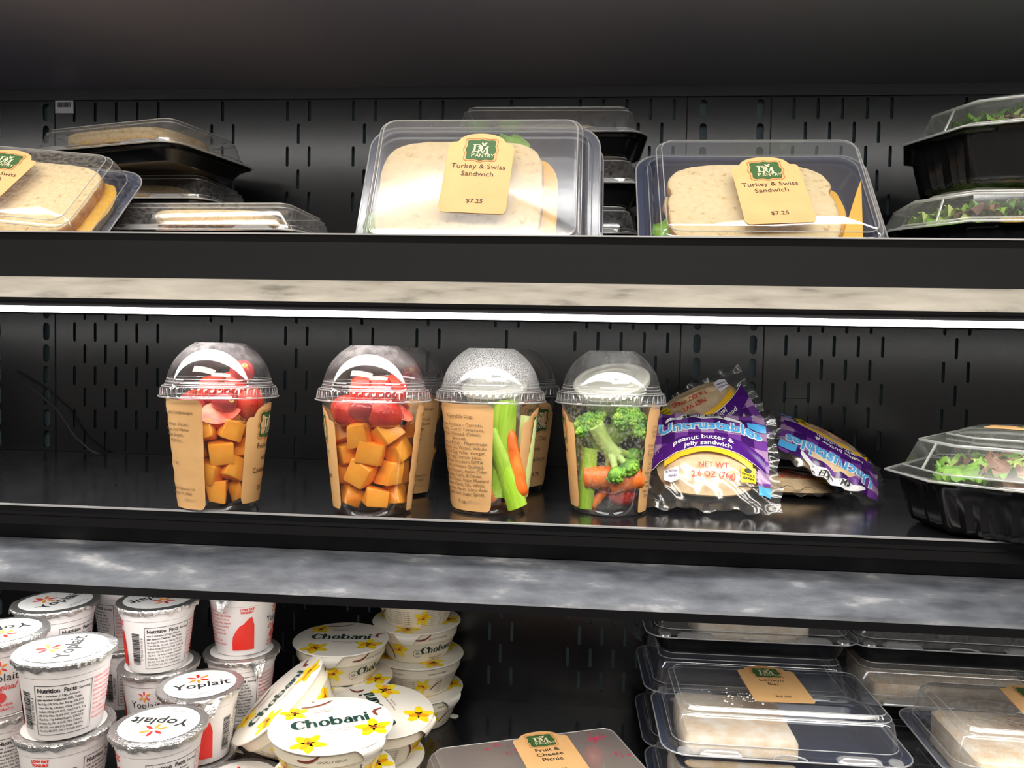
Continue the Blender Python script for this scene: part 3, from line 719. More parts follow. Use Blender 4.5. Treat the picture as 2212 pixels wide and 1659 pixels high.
# ------------------------------------------------------------------ salad boxes
def octo(w, d, c, z, rib=0, n=14):
    vs = [(w / 2, -d / 2 + c), (w / 2, d / 2 - c), (w / 2 - c, d / 2), (-w / 2 + c, d / 2), (-w / 2, d / 2 - c), (-w / 2, -d / 2 + c), (-w / 2 + c, -d / 2), (w / 2 - c, -d / 2)]
    out = []
    for i in range(8):
        a, b = Vector(vs[i]), Vector(vs[(i + 1) % 8]); t = (b - a); nn = Vector((t.y, -t.x)).normalized()
        for k in range(n):
            u = k / n; e = 0
            if rib and .08 < u < .92 and not (.44 < u < .56): e = rib * (1 if k % 2 else -1)
            p = a + t * u + nn * e; out.append((p.x, p.y, z))
    return out
_SAL = None
def salad_box(label, mtx, w=.200, d=.165, hb=.044, hl=.036, sticker=False):
    t = thing('salad_box', label, 'salad box', mtx)
    c = .044
    def r(ins, z, rib=0): return octo(w - 2 * ins, d - 2 * ins, c - ins * .5, z, rib)
    MB().loft([r(0, hb - .001), r(.006, hb - .0018), r(.008, hb - .005, .0002), r(.010, hb - .010, .0018), r(.0165, .008, .0018), r(.019, .003, .0015), r(.026, 0)], False, True).build('tray', M_BASE, t, 50)
    zt = hb + hl
    ld = MB().loft([r(0, hb), r(.006, hb + .0006), r(.009, hb + .003), r(.012, hb + .0045), r(.0205, hb + .024), r(.0235, hb + .0265), r(.036, hb + .0285), r(.039, hb + .031), r(.050, zt)], False, True).build('lid', clear_plastic('salad_lid_plastic', .08, .05, f0=.075, fog=(1400, .45, .6, .16, .062, .085, .02)), t, 25)
    ed = MB(); o8 = [octo(w - 2 * i, d - 2 * i, c - i * .5, z, 0, 1) for i, z in ((0, hb + .0003), (.012, hb + .0048), (.0220, hb + .0255), (.039, hb + .0312))]
    for q, rr_ in zip(o8, (.0009, .0007, .0012, .0007)): ed.tube(q, rr_, 6, closed=True)
    ed.build('lid_edge', M_RIM, ld, 60)
    for side in (0, 2, 4, 6):      # moulded posts in the lid windows
        lo, up = octo(w - .024, d - .024, c - .006, hb + .005, 0, 2), octo(w - .044, d - .044, c - .011, hb + .025, 0, 2)
        i = 2 * ((side + 7) % 8) + 1
        MB().tube([lo[i], up[i]], .0010, 6).build('window_post', M_RIM, ld, 60)
    if sticker:
        fn = flat_map((0, .0, zt + .0004), (1, 0, 0), (0, 1, 0)); pantry_label(t, fn, .05, .042, [], '')
    return t
def salad(label, mtx, hb=.044, seed=0, n=34, lift=0, wedge=False):
    t = thing('salad_greens', label, 'salad', mtx); rr = random.Random(seed)
    MB().loft([octo(.155, .12, .035, .006, 0, 3), octo(.168, .132, .036, hb - .012, 0, 3)], True, True).build('packed_greens', M_LEAFP, t, 20)
    for k in range(n):
        a = rr.uniform(0, 6.28); q = math.sqrt(rr.random()); x, y = q * .060 * math.cos(a), q * .044 * math.sin(a)
        o = link('leaf', LEAVES[rr.randrange(8)], t, (x, y, hb - .006 + lift + .012 * (1 - q) + rr.uniform(0, .004)), (rr.uniform(-.35, .35), rr.uniform(-.3, .3), rr.uniform(0, 6.28)))
        o.scale = (.62, .7, .8)
    if wedge:
        o = MB().loft([[(-.020, 0, 0), (.012, 0, 0), (.003, .004, .016)], [(-.020, .004, 0), (.012, .004, 0), (.003, .008, .016)]], True, True).build('cheese_wedge', M_CHEESE, t, 20)
        o.location = (.018, -.060, hb + .003); o.rotation_euler = (-.3, 0, .2)
    for k in range(3):
        o = MB().loft([rrect(.05, .012, .002, 0, 2), rrect(.05, .012, .002, .003, 2)], True, True).build('cheese_strip', M_CHEESE, t, 30)
        o.location = (rr.uniform(.0, .05), rr.uniform(-.045, .02), hb + .004 + k * .002); o.rotation_euler = (.2, -.15, rr.uniform(-1, 1))
    return t
zs = Z_MID + .0003
m_ = TR(.3515, -.252, zs) @ RZ(-38)
salad_box('black salad box with clear windowed lid standing on the fruit cup shelf', m_, sticker=True, w=.17, d=.20, hb=.041)
salad('mixed green and red leaf salad in the box on the fruit cup shelf', m_ @ RZ(90), hb=.041, seed=5)
m_ = TR(.362, -.180, Z_TOP + .0003) @ RZ(-4)
salad_box('lower black salad box of the stacked pair beside the clear sandwich box', m_, hb=.060)
salad('leafy salad in the lower box of the stacked pair', m_, hb=.060, seed=8, lift=.010)
m_ = TR(.392, -.168, Z_TOP + .0968) @ RZ(-22)
salad_box('upper black salad box stacked on another beside the clear sandwich box', m_, hb=.046)
salad('leafy salad with cheese in the upper box of the stacked pair', m_, hb=.046, seed=12, lift=.013, wedge=True)

# ------------------------------------------------------------------ dessert and picnic boxes on the deck
BX = dict(w=.207, d=.129, hb=.021, hl=.034)
def bx(label, mtx, **kw): return clam(label, mtx, **{**BX, **kw})
pf = at_z(1708, 1645, Z_DECK + .055 + .021)
LX, LY = pf.x, pf.y + .0645
for n, lb in ((0, 'dessert box underneath the lemon bar box'), (1, 'lemon bar box with a price sticker, stacked on another box')):
    m_ = TR(LX + (.004 if n == 0 else 0) * -1, LY - .001, Z_DECK + n * .0553 + .0003) @ RZ(0 if n else .8)
    bx(lb, m_, lidm=M_BOXDRY, basem=M_BASESHEEN, name='dessert_box', **({'lab': dict(x=.002, y=.008, rot=2, w=.052, h=.080, lines=[('Lemon', .0075, .0085), ('Bar', .0075, .007)], price='$4.50')} if n else {}))
    lb_ = MB()
    def lring(ins, z): return rrect(.094 - 2 * ins, .088 - 2 * ins, .006, z, 4)
    lb_.loft([lring(.002, .004), lring(0, .007), lring(0, .028), lring(.002, .032), lring(.006, .033)], True, True)
    o = lb_.build('lemon_bar', M_LEMON, None, 40); o.matrix_world = m_ @ TR(-.037, -.010, 0)
    tag(o, 'powdered lemon bar in the stickered dessert box' if n else 'lemon bar in the lower dessert box', 'lemon bar')
# powdered sugar specks on the lid
pw = MB(); rr = random.Random(4)
for k in range(60):
    x, y = rr.gauss(-.035, .012), rr.gauss(-.026, .007); s_ = rr.uniform(.0003, .0011)
    pw.ellipsoid((x, y, 0), (s_, s_, s_ * .5), 6, 4)
o = pw.build('powdered_sugar', M_POWDER); o.matrix_world = TR(LX, LY, Z_DECK + .0556 + .055)
tag(o, 'powdered sugar specks scattered on the lemon bar box lid', 'sugar', kind='stuff')
for n, lb in ((0, 'lowest box of the stack behind the lemon bar box'), (1, 'middle box of the stack behind the lemon bar box'), (2, 'topmost box of the stack behind the lemon bar box')):
    m_ = TR(at_y(1628, 1370, -.125).x, -.0652, Z_DECK + n * .0553 + .0003) @ RZ(.5)
    bx(lb, m_, lidm=M_BOXDRY, basem=M_BASE if n == 2 else M_BASESHEEN, name='dessert_box')
    if n == 2:
        o = MB().loft([rrect(.11, .075, .006, .004, 4), rrect(.11, .075, .006, .038, 4)], True, True).build('lemon_bar', M_LEMON, None, 40); o.matrix_world = m_ @ TR(.005, 0, 0); tag(o, 'pale bar in the topmost box behind the lemon bar box', 'lemon bar')
for n, lb in ((0, 'lowest box of the stack behind the sticker box at the end'), (1, 'dessert box with a pale bar, second from top, behind the end box'), (2, 'topmost box behind the end box with the sticker')):
    m_ = TR(at_y(2095, 1390, -.135).x, -.0665, Z_DECK + n * .0553 + .0003) @ RZ(-1)
    bx(lb, m_, lidm=M_BOX, basem=M_BASE, name='dessert_box')
    if n == 1:
        o = MB().loft([rrect(.15, .09, .006, .004, 4), rrect(.15, .09, .006, .034, 4)], True, True).build('lemon_bar', M_LEMON, None, 40); o.matrix_world = m_; tag(o, 'pale bar in the second box behind the end box', 'lemon bar')
pe = at_z(1958, 1505, Z_DECK + .0553 + .021)
for n, lb in ((0, 'dessert box underneath the end box with a sticker'), (1, 'stickered dessert box at the end of the deck, beside the lemon bar box')):
    m_ = TR(LX + .2265, LY - .0155, Z_DECK + n * .0553 + .0003) @ RZ(-2)
    bx(lb, m_, lidm=M_BOX, basem=M_BASESHEEN, name='dessert_box', **({'lab': dict(x=.002, y=.008, rot=-6, w=.052, h=.080, lines=[('Lemon', .0075, .0085), ('Bar', .0075, .007)], price='$4.50')} if n else {}))
    if n:
        o = MB().loft([rrect(.12, .095, .006, .004, 4), rrect(.12, .095, .006, .030, 4), rrect(.112, .087, .004, .033, 4)], True, True).build('lemon_bar', M_LEMON, None, 40); o.matrix_world = m_ @ TR(-.02, -.008, 0); tag(o, 'lemon bar in the stickered box at the end of the deck', 'lemon bar')
# fruit and cheese picnic box
m_ = TR(-.0235, -.236, Z_DECK + .0003) @ RZ(21)
bx('frosted picnic box with fruit and cheese lying on the deck between yogurts and dessert boxes', m_, lidm=M_BOXFROST, basem=M_CUP, name='picnic_box', detail=False,
   lab=dict(x=.012, y=.012, rot=-1, w=.052, h=.080, lines=[('Fruit &', .0075, .0082), ('Cheese', .0075, .0082), ('Picnic', .0075, .007)], price='$4.95', bold=.012))
for k, (x, y, m2, nm, lb, s) in enumerate(((-.035, .015, M_CHEESE, 'cheese_cube', 'orange cheese cube in the frosted picnic box, beside the grapes', .030), (-.005, -.03, M_CHEESE, 'cheese_cube', 'orange cheese cube at the front of the frosted picnic box', .028), (.062, -.02, M_SWISS, 'cheese_cube', 'pale cheese cube in the frosted picnic box', .032))):
    o = MB().loft([rrect(s, s, .003, .003, 3), rrect(s, s, .003, .003 + s, 3)], True, True).build(nm, m2, None, 30); o.matrix_world = m_ @ TR(x, y, 0) @ RZ(12 * k); tag(o, lb, 'cheese')
gr = MB().ellipsoid((0, 0, 0), (.011, .011, .013), 18, 12).mesh('grape', M_GRAPE, 80)
for k, (x, y, z) in enumerate(((.055, .03, .018), (.072, .012, .018), (.045, .012, .016), (-.07, .03, .018), (-.07, .005, .018), (-.072, -.025, .018), (.06, .028, .037), (-.062, -.005, .037))):
    o = link('grape', gr); o.matrix_world = m_ @ TR(x, y, z) @ RX(40 * k); tag(o, 'red grape under the frosted lid of the picnic box', 'grape', 'grapes in the picnic box')
sp = MB(); rr = random.Random(9)
for cx_, cy_, n_, sg in ((.062, .028, 46, .006), (-.03, .036, 14, .004), (.072, -.004, 14, .004), (-.02, .02, 10, .008)):
    for k in range(n_):
        x, y = rr.gauss(cx_, sg), rr.gauss(cy_, sg * .6); s_ = rr.uniform(.0004, .0014); sp.ellipsoid((x, y, 0), (s_ * rr.uniform(.7, 2), s_, .00015), 7, 4)
o = sp.build('juice_stain', mat('dark_pink_juice', (.45, .05, .10), .4)); o.matrix_world = m_ @ TR(0, 0, .0554); tag(o, 'dried pink juice spots on the frosted picnic lid', 'stain', kind='stuff')

# ------------------------------------------------------------------ clear cups with dome lids
CUP_H, CUP_RB, CUP_RT = .092, .0300, .0405
def cup_r(z): return CUP_RB + (CUP_RT - CUP_RB) * z / CUP_H
def make_cup_meshes():
    body = MB().lathe([(.0005, .0035), (.020, .0030), (.0262, .0030), (.0278, .0008), (.0288, 0), (.0297, .0012), (cup_r(.006), .006), (cup_r(.0075) + .0004, .0075), (cup_r(.03), .03), (cup_r(.06), .06), (cup_r(.084), .084), (.0415, .0885), (.0432, .0912), (.0436, .0922), (.0428, .0930)], 72).mesh('cup_body', M_CUP, 35)
    prof = [(.0458, .0893), (.0455, .0903), (.0446, .0910), (.0440, .0962), (.0432, .0974), (.0417, .0976), (.0413, .0984), (.0412, .1000), (.0404, .1008), (.0402, .1026), (.0397, .1034)]
    zc, RR = .0959, .0405
    for k in range(14):
        a0, a1 = math.asin((.1045 - zc) / RR), math.asin((.1312 - zc) / RR); a = a0 + (a1 - a0) * k / 13
        prof.append((RR * math.cos(a), zc + RR * math.sin(a)))
    prof += [(.0190, .1320), (.0180, .1321), (.0005, .1319)]
    rib = lambda k, i: (.00045 if i % 3 == 0 else -.0001) if k in (2, 3) else 0
    lids = {}
    for nm, mm in (('a', M_LID), ('fog', M_LIDFOG), ('damp', M_LIDF2)):
        lids[nm] = MB().lathe(prof, 162, rib).mesh('dome_lid', mm, 25)
    ed = MB()
    for r, z, t in ((.0458, .0893, .0006), (.0434, .0974, .0004), (.0413, .0986, .0004), (.0403, .1010, .0004), (.0397, .1034, .0003)):
        ed.tube([(r * math.cos(2 * math.pi * i / 72), r * math.sin(2 * math.pi * i / 72), z) for i in range(72)], t, 5, closed=True)
    for i in range(54):
        a = 2 * math.pi * i / 54; ed.tube([(.0450 * math.cos(a), .0450 * math.sin(a), .0908), (.0443 * math.cos(a), .0443 * math.sin(a), .0962)], .00022, 4, cap=False)
    edge = ed.mesh('lid_edge', clear_plastic('cup_lid_edge', .1, .28, f0=.22), 60)
    tray = MB().lathe([(.0424, .0928), (.0405, .0900), (.0385, .0745), (.0375, .0715), (.0350, .0700), (.0005, .0700)], 64).mesh('insert_tray', M_CUP, 35)
    return body, lids, edge, tray
CUPM = make_cup_meshes()
CUPFOG = MB().lathe([(.0005, .0035), (.020, .0030), (.0262, .0030), (.0278, .0008), (.0288, 0), (.0297, .0012), (cup_r(.006), .006), (cup_r(.0075) + .0004, .0075), (cup_r(.03), .03), (cup_r(.06), .06), (cup_r(.084), .084), (.0415, .0885), (.0432, .0912), (.0436, .0922), (.0428, .0930)], 72).mesh('cup_body', M_CUPFOG, 35)
FRUIT_FINE = [('Fruit Cup with Cantaloupe', .0036, .009), ('Fresh Produce - Diced', .0034, .0042), ('Cantaloupe, Red Flame', .0034, .0042), ('Seedless Grapes,', .0034, .0042), ('Strawberries.', .0034, .018), ('9 oz.', .0042, .020), ('Distributed by Dollywood Co.', .003, .004), ('Pigeon Forge, TN 37863', .003, .004)]
VEG_FINE = [('Vegetable Cup', .0040, .0066)] + [(s, .0037, .0037) for s in ('Fresh Produce - Carrots,', 'Celery, Cherry Tomatoes,', 'Fresh Dillweed, Chives,', 'Broccoli.', 'Dillweed Ranch - Mayonnaise', '(Soybean Oil, Water, Whole', 'Eggs and Egg Yolks, Vinegar,', 'Salt, Sugar, Lemon Juice,', 'Calcium Disodium DETA', '(Used to Protect Quality),', 'Natural Flavors), Apple Cider', 'Vinegar, Garlic & Onion', 'Powder, Chives, Dijon Mustard', '(Mustard Seed, Salt, White', 'Wine, Fruit Pectin, Citric Acid,')] + [('Tartaric Acid, Sugar, Spice).', .0037, .0070), ('9 oz.', .0046, .0080), ('Distributed by Dollywood Co.', .0030, .0032), ('Pigeon Forge, TN 37863', .0030, .003)]
def snack_cup(label, x, y, lid='a', front=None, fine=None, veg=False, tray=True, foggy=False, group=None):
    turn = math.degrees(math.atan2(-x, y - CAM_POS.y))
    m = TR(x, y, Z_MID + .0003) @ RZ(turn)
    t = thing('snack_cup', label, 'snack cup', m, group)
    link('cup_body', CUPFOG if foggy else CUPM[0], t); ld = link('dome_lid', CUPM[1][lid], t); link('lid_edge', CUPM[2], ld)
    if tray: link('insert_tray', CUPM[3], t)
    r0, r1 = CUP_RB + .0004, CUP_RT + .0004
    if front is not None:
        ln = [('Vegetable', .0062, .0085), ('Cup', .0062, .008)] if veg else [('Fruit Cup', .0062, .0098), ('with', .0058, .0098), ('Cantaloupe', .0062, .008)]
        pantry_label(t, cone_map(r0, 0, r1, CUP_H, front, .0445), .050, .080, ln, '$4.75' )
    if fine is not None:
        pantry_label(t, cone_map(r0, 0, r1, CUP_H, fine, .0448), .054, .086, [], '', plain=True, wrinkle=.00035, fine=VEG_FINE if veg else FRUIT_FINE)
    return m
# fruit pieces
def chunk(seed, s=(.022, .020, .019)):
    rr = random.Random(seed); bm = bmesh.new()
    for sx in (-1, 1):
        for sy in (-1, 1):
            for sz in (-1, 1):
                bm.verts.new((sx * s[0] / 2 * rr.uniform(.62, 1.1), sy * s[1] / 2 * rr.uniform(.62, 1.1), sz * s[2] / 2 * rr.uniform(.62, 1.1)))
    for k in range(2): bm.verts.new((rr.uniform(-.5, .5) * s[0], rr.uniform(-.55, .55) * s[1], rr.uniform(.3, .56) * s[2]))
    bmesh.ops.convex_hull(bm, input=bm.verts); bmesh.ops.dissolve_limit(bm, angle_limit=.25, verts=bm.verts, edges=bm.edges)
    bmesh.ops.delete(bm, geom=[v for v in bm.verts if not v.link_faces], context='VERTS')
    bmesh.ops.bevel(bm, geom=list(bm.edges), offset=.0013, segments=2, affect='EDGES', profile=.6)
    me = bpy.data.meshes.new('cantaloupe_chunk'); bm.to_mesh(me); bm.free(); me.materials.append(M_MELON)
    me.polygons.foreach_set('use_smooth', [True] * len(me.polygons)); me.set_sharp_from_angle(angle=math.radians(50)); return me
CHUNKS = [chunk(100 + k) for k in range(8)]
def berry_half(seed):
    rr = random.Random(seed); b = MB(); n = 14; L = .030; R = .0125
    rings = []
    for j in range(n + 1):
        t = j / n; r = R * math.sin(math.pi * min(1, t * .86 + .14)) ** .75 * (1 if t < .97 else .6)
        rings.append([(r * math.cos(math.pi * k / 12), r * math.sin(math.pi * k / 12) * 1.0, (t - .5) * L) for k in range(13)])
    v = [p for r in rings for p in r]; f = []
    for j in range(n):
        for k in range(12): f.append((j * 13 + k, (j + 1) * 13 + k, (j + 1) * 13 + k + 1, j * 13 + k + 1))
    b.add(v, f, 0)
    v2 = []; f2 = []
    for j in range(n + 1): v2 += [rings[j][0], rings[j][12]]
    f2 = [(2 * j, 2 * j + 1, 2 * j + 3, 2 * j + 2) for j in range(n)]
    b.add(v2, f2, 1)
    return b.mesh('strawberry_half', [M_STRAW, M_STRAWIN], 40)
BERRY = berry_half(1)
GRAPE = MB().ellipsoid((0, 0, 0), (.0098, .0098, .0125), 22, 14).mesh('grape', M_GRAPE, 80)
GSCAR = MB().lathe([(.0022, .0002), (.0014, .0010), (.0004, .0004)], 12).mesh('stem_scar', mat('pale_grape_scar', (.62, .42, .10), .6), 40)
def fruit_fill(m, where, seed, grapes, berries, layers=4, arc=(-105, 105)):
    rr = random.Random(seed)
    for k in range(layers):
        z = .0145 + k * .0165; r = cup_r(z) - .0128; n = 6
        for i in range(n):
            a = (i + .5 * (k % 2) + rr.uniform(-.12, .12)) / n * 2 * math.pi
            o = link('cantaloupe_chunk', CHUNKS[rr.randrange(8)])
            o.matrix_world = m @ TR(r * math.sin(a), -r * math.cos(a), z + rr.uniform(-.0015, .0015)) @ RZ(math.degrees(a)) @ RX(rr.uniform(-25, 25)) @ RY(rr.choice((0, 90, 180)) + rr.uniform(-25, 25))
            o.scale = [.96] * 3 if k else [.86] * 3
            tag(o, 'orange cantaloupe chunk in the %s' % where, 'cantaloupe', 'cantaloupe chunks in the %s' % where)
        if k:
            o = link('cantaloupe_chunk', CHUNKS[rr.randrange(8)]); o.matrix_world = m @ TR(0, 0, z) @ RX(rr.uniform(0, 90)); o.scale = [.8] * 3
            tag(o, 'orange cantaloupe chunk in the %s' % where, 'cantaloupe', 'cantaloupe chunks in the %s' % where)
    for ph, r, z, rx, ry, rz in grapes:
        a = math.radians(ph); o = thing('grape', 'red grape in the tray of the %s' % where, 'grape', m @ TR(r * math.sin(a), -r * math.cos(a), z) @ RZ(rz) @ RY(ry) @ RX(rx), 'grapes in the %s' % where)
        link('grape_body', GRAPE, o); link('stem_scar', GSCAR, o, (0, 0, .0121))
    for ph, r, z, rx, ry, rz in berries:
        a = math.radians(ph); o = link('strawberry_half', BERRY); o.matrix_world = m @ TR(r * math.sin(a), -r * math.cos(a), z) @ RZ(rz) @ RX(rx) @ RY(ry)
        tag(o, 'cut red strawberry in the tray of the %s' % where, 'strawberry', 'strawberries in the %s' % where)
def cup_xy(px, yfront): 
    y = yfront + CUP_RB; return at_y(px, 1000, y).x, y
# A
x, y = cup_xy(474, -.3135)
m = snack_cup('fruit cup standing apart at the bare end, a red grape up in its dome', x, y, 'a', front=71, fine=-62)
fruit_fill(m, 'fruit cup standing apart', 1, [(48, .022, .1085, 60, 20, 0), (-58, .025, .0815, 90, 0, -50), (12, .018, .0850, 80, 20, 20), (150, .02, .084, 80, 0, 60)],
           [(2, .0235, .0775, -50, 80, -6), (62, .024, .0830, 190, 20, 50), (40, .015, .0960, 200, 60, 30), (-14, .006, .0935, 170, 80, 10), (-120, .02, .082, 10, 70, 60), (95, .008, .0970, 180, 75, 100)])
# B
x, y = cup_xy(806, -.3095)
m = snack_cup('fruit cup with bright cantaloupe chunks, a shaded fruit cup close behind it', x, y, 'a', front=-90, fine=100)
fruit_fill(m, 'fruit cup before the shaded one', 2, [(-16, .0265, .0825, 90, 0, 80), (18, .018, .0945, 90, 0, 90), (120, .02, .084, 80, 0, 60)],
           [(-50, .0245, .0800, 160, 70, -40), (22, .0265, .0785, 190, 75, 15), (52, .024, .0815, -60, 40, 50), (-24, .010, .0965, 170, 80, 10), (30, .012, .0965, 200, 75, 30), (70, .016, .0965, 180, 75, 60)])
# C
x, y = cup_xy(864, -.2180)
m = snack_cup('shaded fruit cup with its ingredient label showing, behind the bright fruit cup', x, y, 'damp', front=-150, fine=14)
fruit_fill(m, 'shaded fruit cup', 3, [(30, .018, .1060, 60, 0, 0)], [(40, .024, .0820, 0, 60, 10), (75, .02, .083, 0, 70, 60), (0, .01, .096, 0, 80, 20)])
# E
x, y = cup_xy(1106, -.1760)
m = snack_cup('fruit cup half hidden behind the vegetable cup with the long ingredient list', x, y, 'damp', front=38, fine=-130)
fruit_fill(m, 'half hidden fruit cup', 4, [(50, .022, .0830, 60, 0, 0), (20, .02, .0975, 60, 0, 30), (85, .022, .084, 50, 20, 0)], [(10, .02, .082, 0, 70, 30)])

# vegetables
def celery(label, mtx, L, w=.013, pale=False, group='celery sticks in the vegetable cups'):
    n = 22; rings = []
    for j in range(n + 1):
        t = j / n; z = (t - .5) * L; ww = w * (1 - .12 * t); ring = []
        for k in range(11):
            a = math.radians(200 + 140 * k / 10); ring.append((ww * .62 * math.cos(a) + .0012 * math.sin(t * 3), ww * .62 * math.sin(a) + ww * .2 + (.0002 if k % 2 else -.0002), z))
        for k in range(11):
            a = math.radians(340 - 140 * k / 10); ring.append((ww * .36 * math.cos(a) + .0012 * math.sin(t * 3), ww * .36 * math.sin(a) + ww * .2, z))
        rings.append(ring)
    o = MB().loft(rings, True, True).build('celery_stick', M_CELPALE if pale else M_CELERY, None, 45); o.matrix_world = mtx
    return tag(o, label, 'celery', group)
def carrot(label, mtx, L, r0, r1, group='carrots in the vegetable cups'):
    pr = []
    for j in range(15):
        t = j / 14; r = (r0 + (r1 - r0) * t) * (1 - .9 * max(0, (.10 - t) / .10) ** 2) * (1 - .9 * max(0, (t - .88) / .12) ** 2); pr.append((max(r, .0004), (t - .5) * L))
    b = MB().lathe(pr, 20, lambda k, i: .0004 * math.sin(k * 1.7 + i * .6)); o = b.build('carrot_stick', M_CARROT, None, 60); o.matrix_world = mtx
    return tag(o, label, 'carrot', group)
def broccoli(label, mtx, L=.045, R=.020, seed=0):
    t = thing('broccoli_floret', label, 'broccoli', mtx); rr = random.Random(seed)
    b = MB(); b.tube([(0, 0, -L * .62), (.001, 0, -L * .3), (0, 0, -.004)], [.0075, .0062, .0075], 12)
    cr = MB()
    for k in range(9):
        a = k * 2.4; el = .15 + .85 * (k / 8); dx, dy = math.cos(a) * R * el * .85, math.sin(a) * R * el * .85; top = R * (.55 - .35 * el)
        b.tube([(0, 0, -L * .22), (dx * .45, dy * .45, -L * .05), (dx, dy, top)], [.0042, .0032, .0024], 8)
        cr.ellipsoid((dx, dy, top), (R * .34, R * .34, R * .28), 10, 8)
        for q in range(64):
            th = rr.uniform(0, 6.28); ph = rr.uniform(0, 1.7); s_ = R * .36
            c = Vector((dx + s_ * math.sin(ph) * math.cos(th), dy + s_ * math.sin(ph) * math.sin(th), top + s_ * math.cos(ph) * .8)); e = rr.uniform(.0009, .0019)
            cr.ellipsoid(c, (e, e, e), 6, 4)
    b.build('stem', M_BSTEM, t, 60); cr.build('crown', M_BROC, t, 80); return t
def tomato(label, mtx, r=.0125):
    o = MB().ellipsoid((0, 0, 0), (r, r, r * .95), 24, 14).build('cherry_tomato', M_TOMATO, None, 80); o.matrix_world = mtx; return tag(o, label, 'tomato')
def dip_cup(label, mtx, s=1.0):
    t = thing('dip_cup', label, 'dip cup', mtx)
    MB().lathe([(.0005, -.022), (.020 * s, -.022), (.0215 * s, -.0205), (.0262 * s, -.002), (.0268 * s, 0)], 48).build('cup_body', M_DIP, t, 35)
    MB().lathe([(.0282 * s, -.0035), (.0285 * s, .0005), (.0272 * s, .0018), (.0255 * s, .0018), (.0245 * s, .0004), (.0205 * s, .0004), (.0195 * s, .0016), (.0180 * s, .0016), (.0170 * s, .0002), (.0150 * s, .0000), (.0040 * s, .0003), (.0005, .0003)], 60).build('lid', M_DIP, t, 25)
    return t
# D: celery cup with the long label
x, y = cup_xy(1057, -.2815)
m = snack_cup('vegetable cup with the long ingredient label in front and celery inside', x, y, 'fog', front=82, fine=-40, veg=True, tray=False, foggy=False)
W_ = 'ingredient label cup'
celery('broad upright celery stick in the vegetable cup with the ingredient list', m @ TR(.0085, -.020, .052) @ RY(4) @ RZ(0), .078, .019, False)
celery('bright celery stick slanting across the vegetable cup with the ingredient list', m @ TR(.011, -.0262, .036) @ RY(-22) @ RX(-3), .066, .014)
celery('pale celery stick at the side of the vegetable cup with the ingredient list', m @ TR(.0275, -.012, .045) @ RY(6) @ RZ(35), .066, .016, True)
celery('celery stick at the back of the vegetable cup with the ingredient list', m @ TR(-.006, .016, .045) @ RZ(160), .070, .016)
carrot('pointed carrot stick in the vegetable cup with the ingredient list', m @ TR(.0205, -.0240, .040) @ RY(-9), .058, .0085, .0035)
carrot('carrot stick at the back of the vegetable cup with the ingredient list', m @ TR(.012, .010, .045) @ RY(6), .06, .008, .006)
broccoli('broccoli floret behind the label of the ingredient list cup', m @ TR(-.012, -.004, .058), .04, .017, 3)
carrot('round carrot end low in the vegetable cup with the ingredient list', m @ TR(-.001, -.0165, .016) @ RX(80), .024, .0105, .0105)
tomato('dark red cherry tomato at the foot of the ingredient list cup', m @ TR(.014, -.0035, .0165))
dip_cup('white dip cup under the fogged dome of the ingredient list cup', m @ TR(.003, -.002, .1005) @ RX(12) @ RY(-4), .95)
# F: broccoli cup
x, y = cup_xy(1316, -.2725)
m = snack_cup('vegetable cup with broccoli, carrots and a white dip lid in its dome', x, y, 'damp', front=-88, fine=92, veg=True, tray=False, foggy=True)
broccoli('broccoli floret hanging upside down in the broccoli cup', m @ TR(.006, -.0175, .044) @ RX(14) @ RY(148) @ RZ(40), .055, .0215, 1)
broccoli('yellow-green broccoli floret high in the broccoli cup', m @ TR(.0135, -.013, .072) @ RY(40) @ RX(25), .045, .0190, 2)
broccoli('small broccoli floret at the upper side of the broccoli cup', m @ TR(-.0165, -.016, .068) @ RY(-30) @ RX(15), .03, .0155, 5)
broccoli('broccoli floret at the back of the broccoli cup', m @ TR(.0, .016, .055), .045, .019, 6)
celery('ribbed celery stick at the side of the broccoli cup', m @ TR(-.0185, -.013, .028) @ RZ(-30) @ RY(5), .05, .015)
celery('pale celery stick behind the broccoli', m @ TR(-.006, .000, .062) @ RY(62), .05, .014, True)
carrot('fat carrot piece lying in the broccoli cup', m @ TR(-.008, -.0165, .029) @ RY(88) @ RX(5), .026, .0095, .0095)
carrot('baby carrot lying across the broccoli cup', m @ TR(.014, -.0185, .0275) @ RY(74), .030, .0095, .0085)
carrot('thin carrot stick at the foot of the broccoli cup', m @ TR(-.007, -.012, .0125) @ RY(40), .026, .0042, .0035)
tomato('dark red cherry tomato at the foot of the broccoli cup', m @ TR(.011, -.008, .0165), .0128)
dip_cup('white dip cup with ringed lid tilted up in the broccoli cup dome', m @ TR(.000, .000, .1075) @ RY(-9) @ RX(24), 1.12)

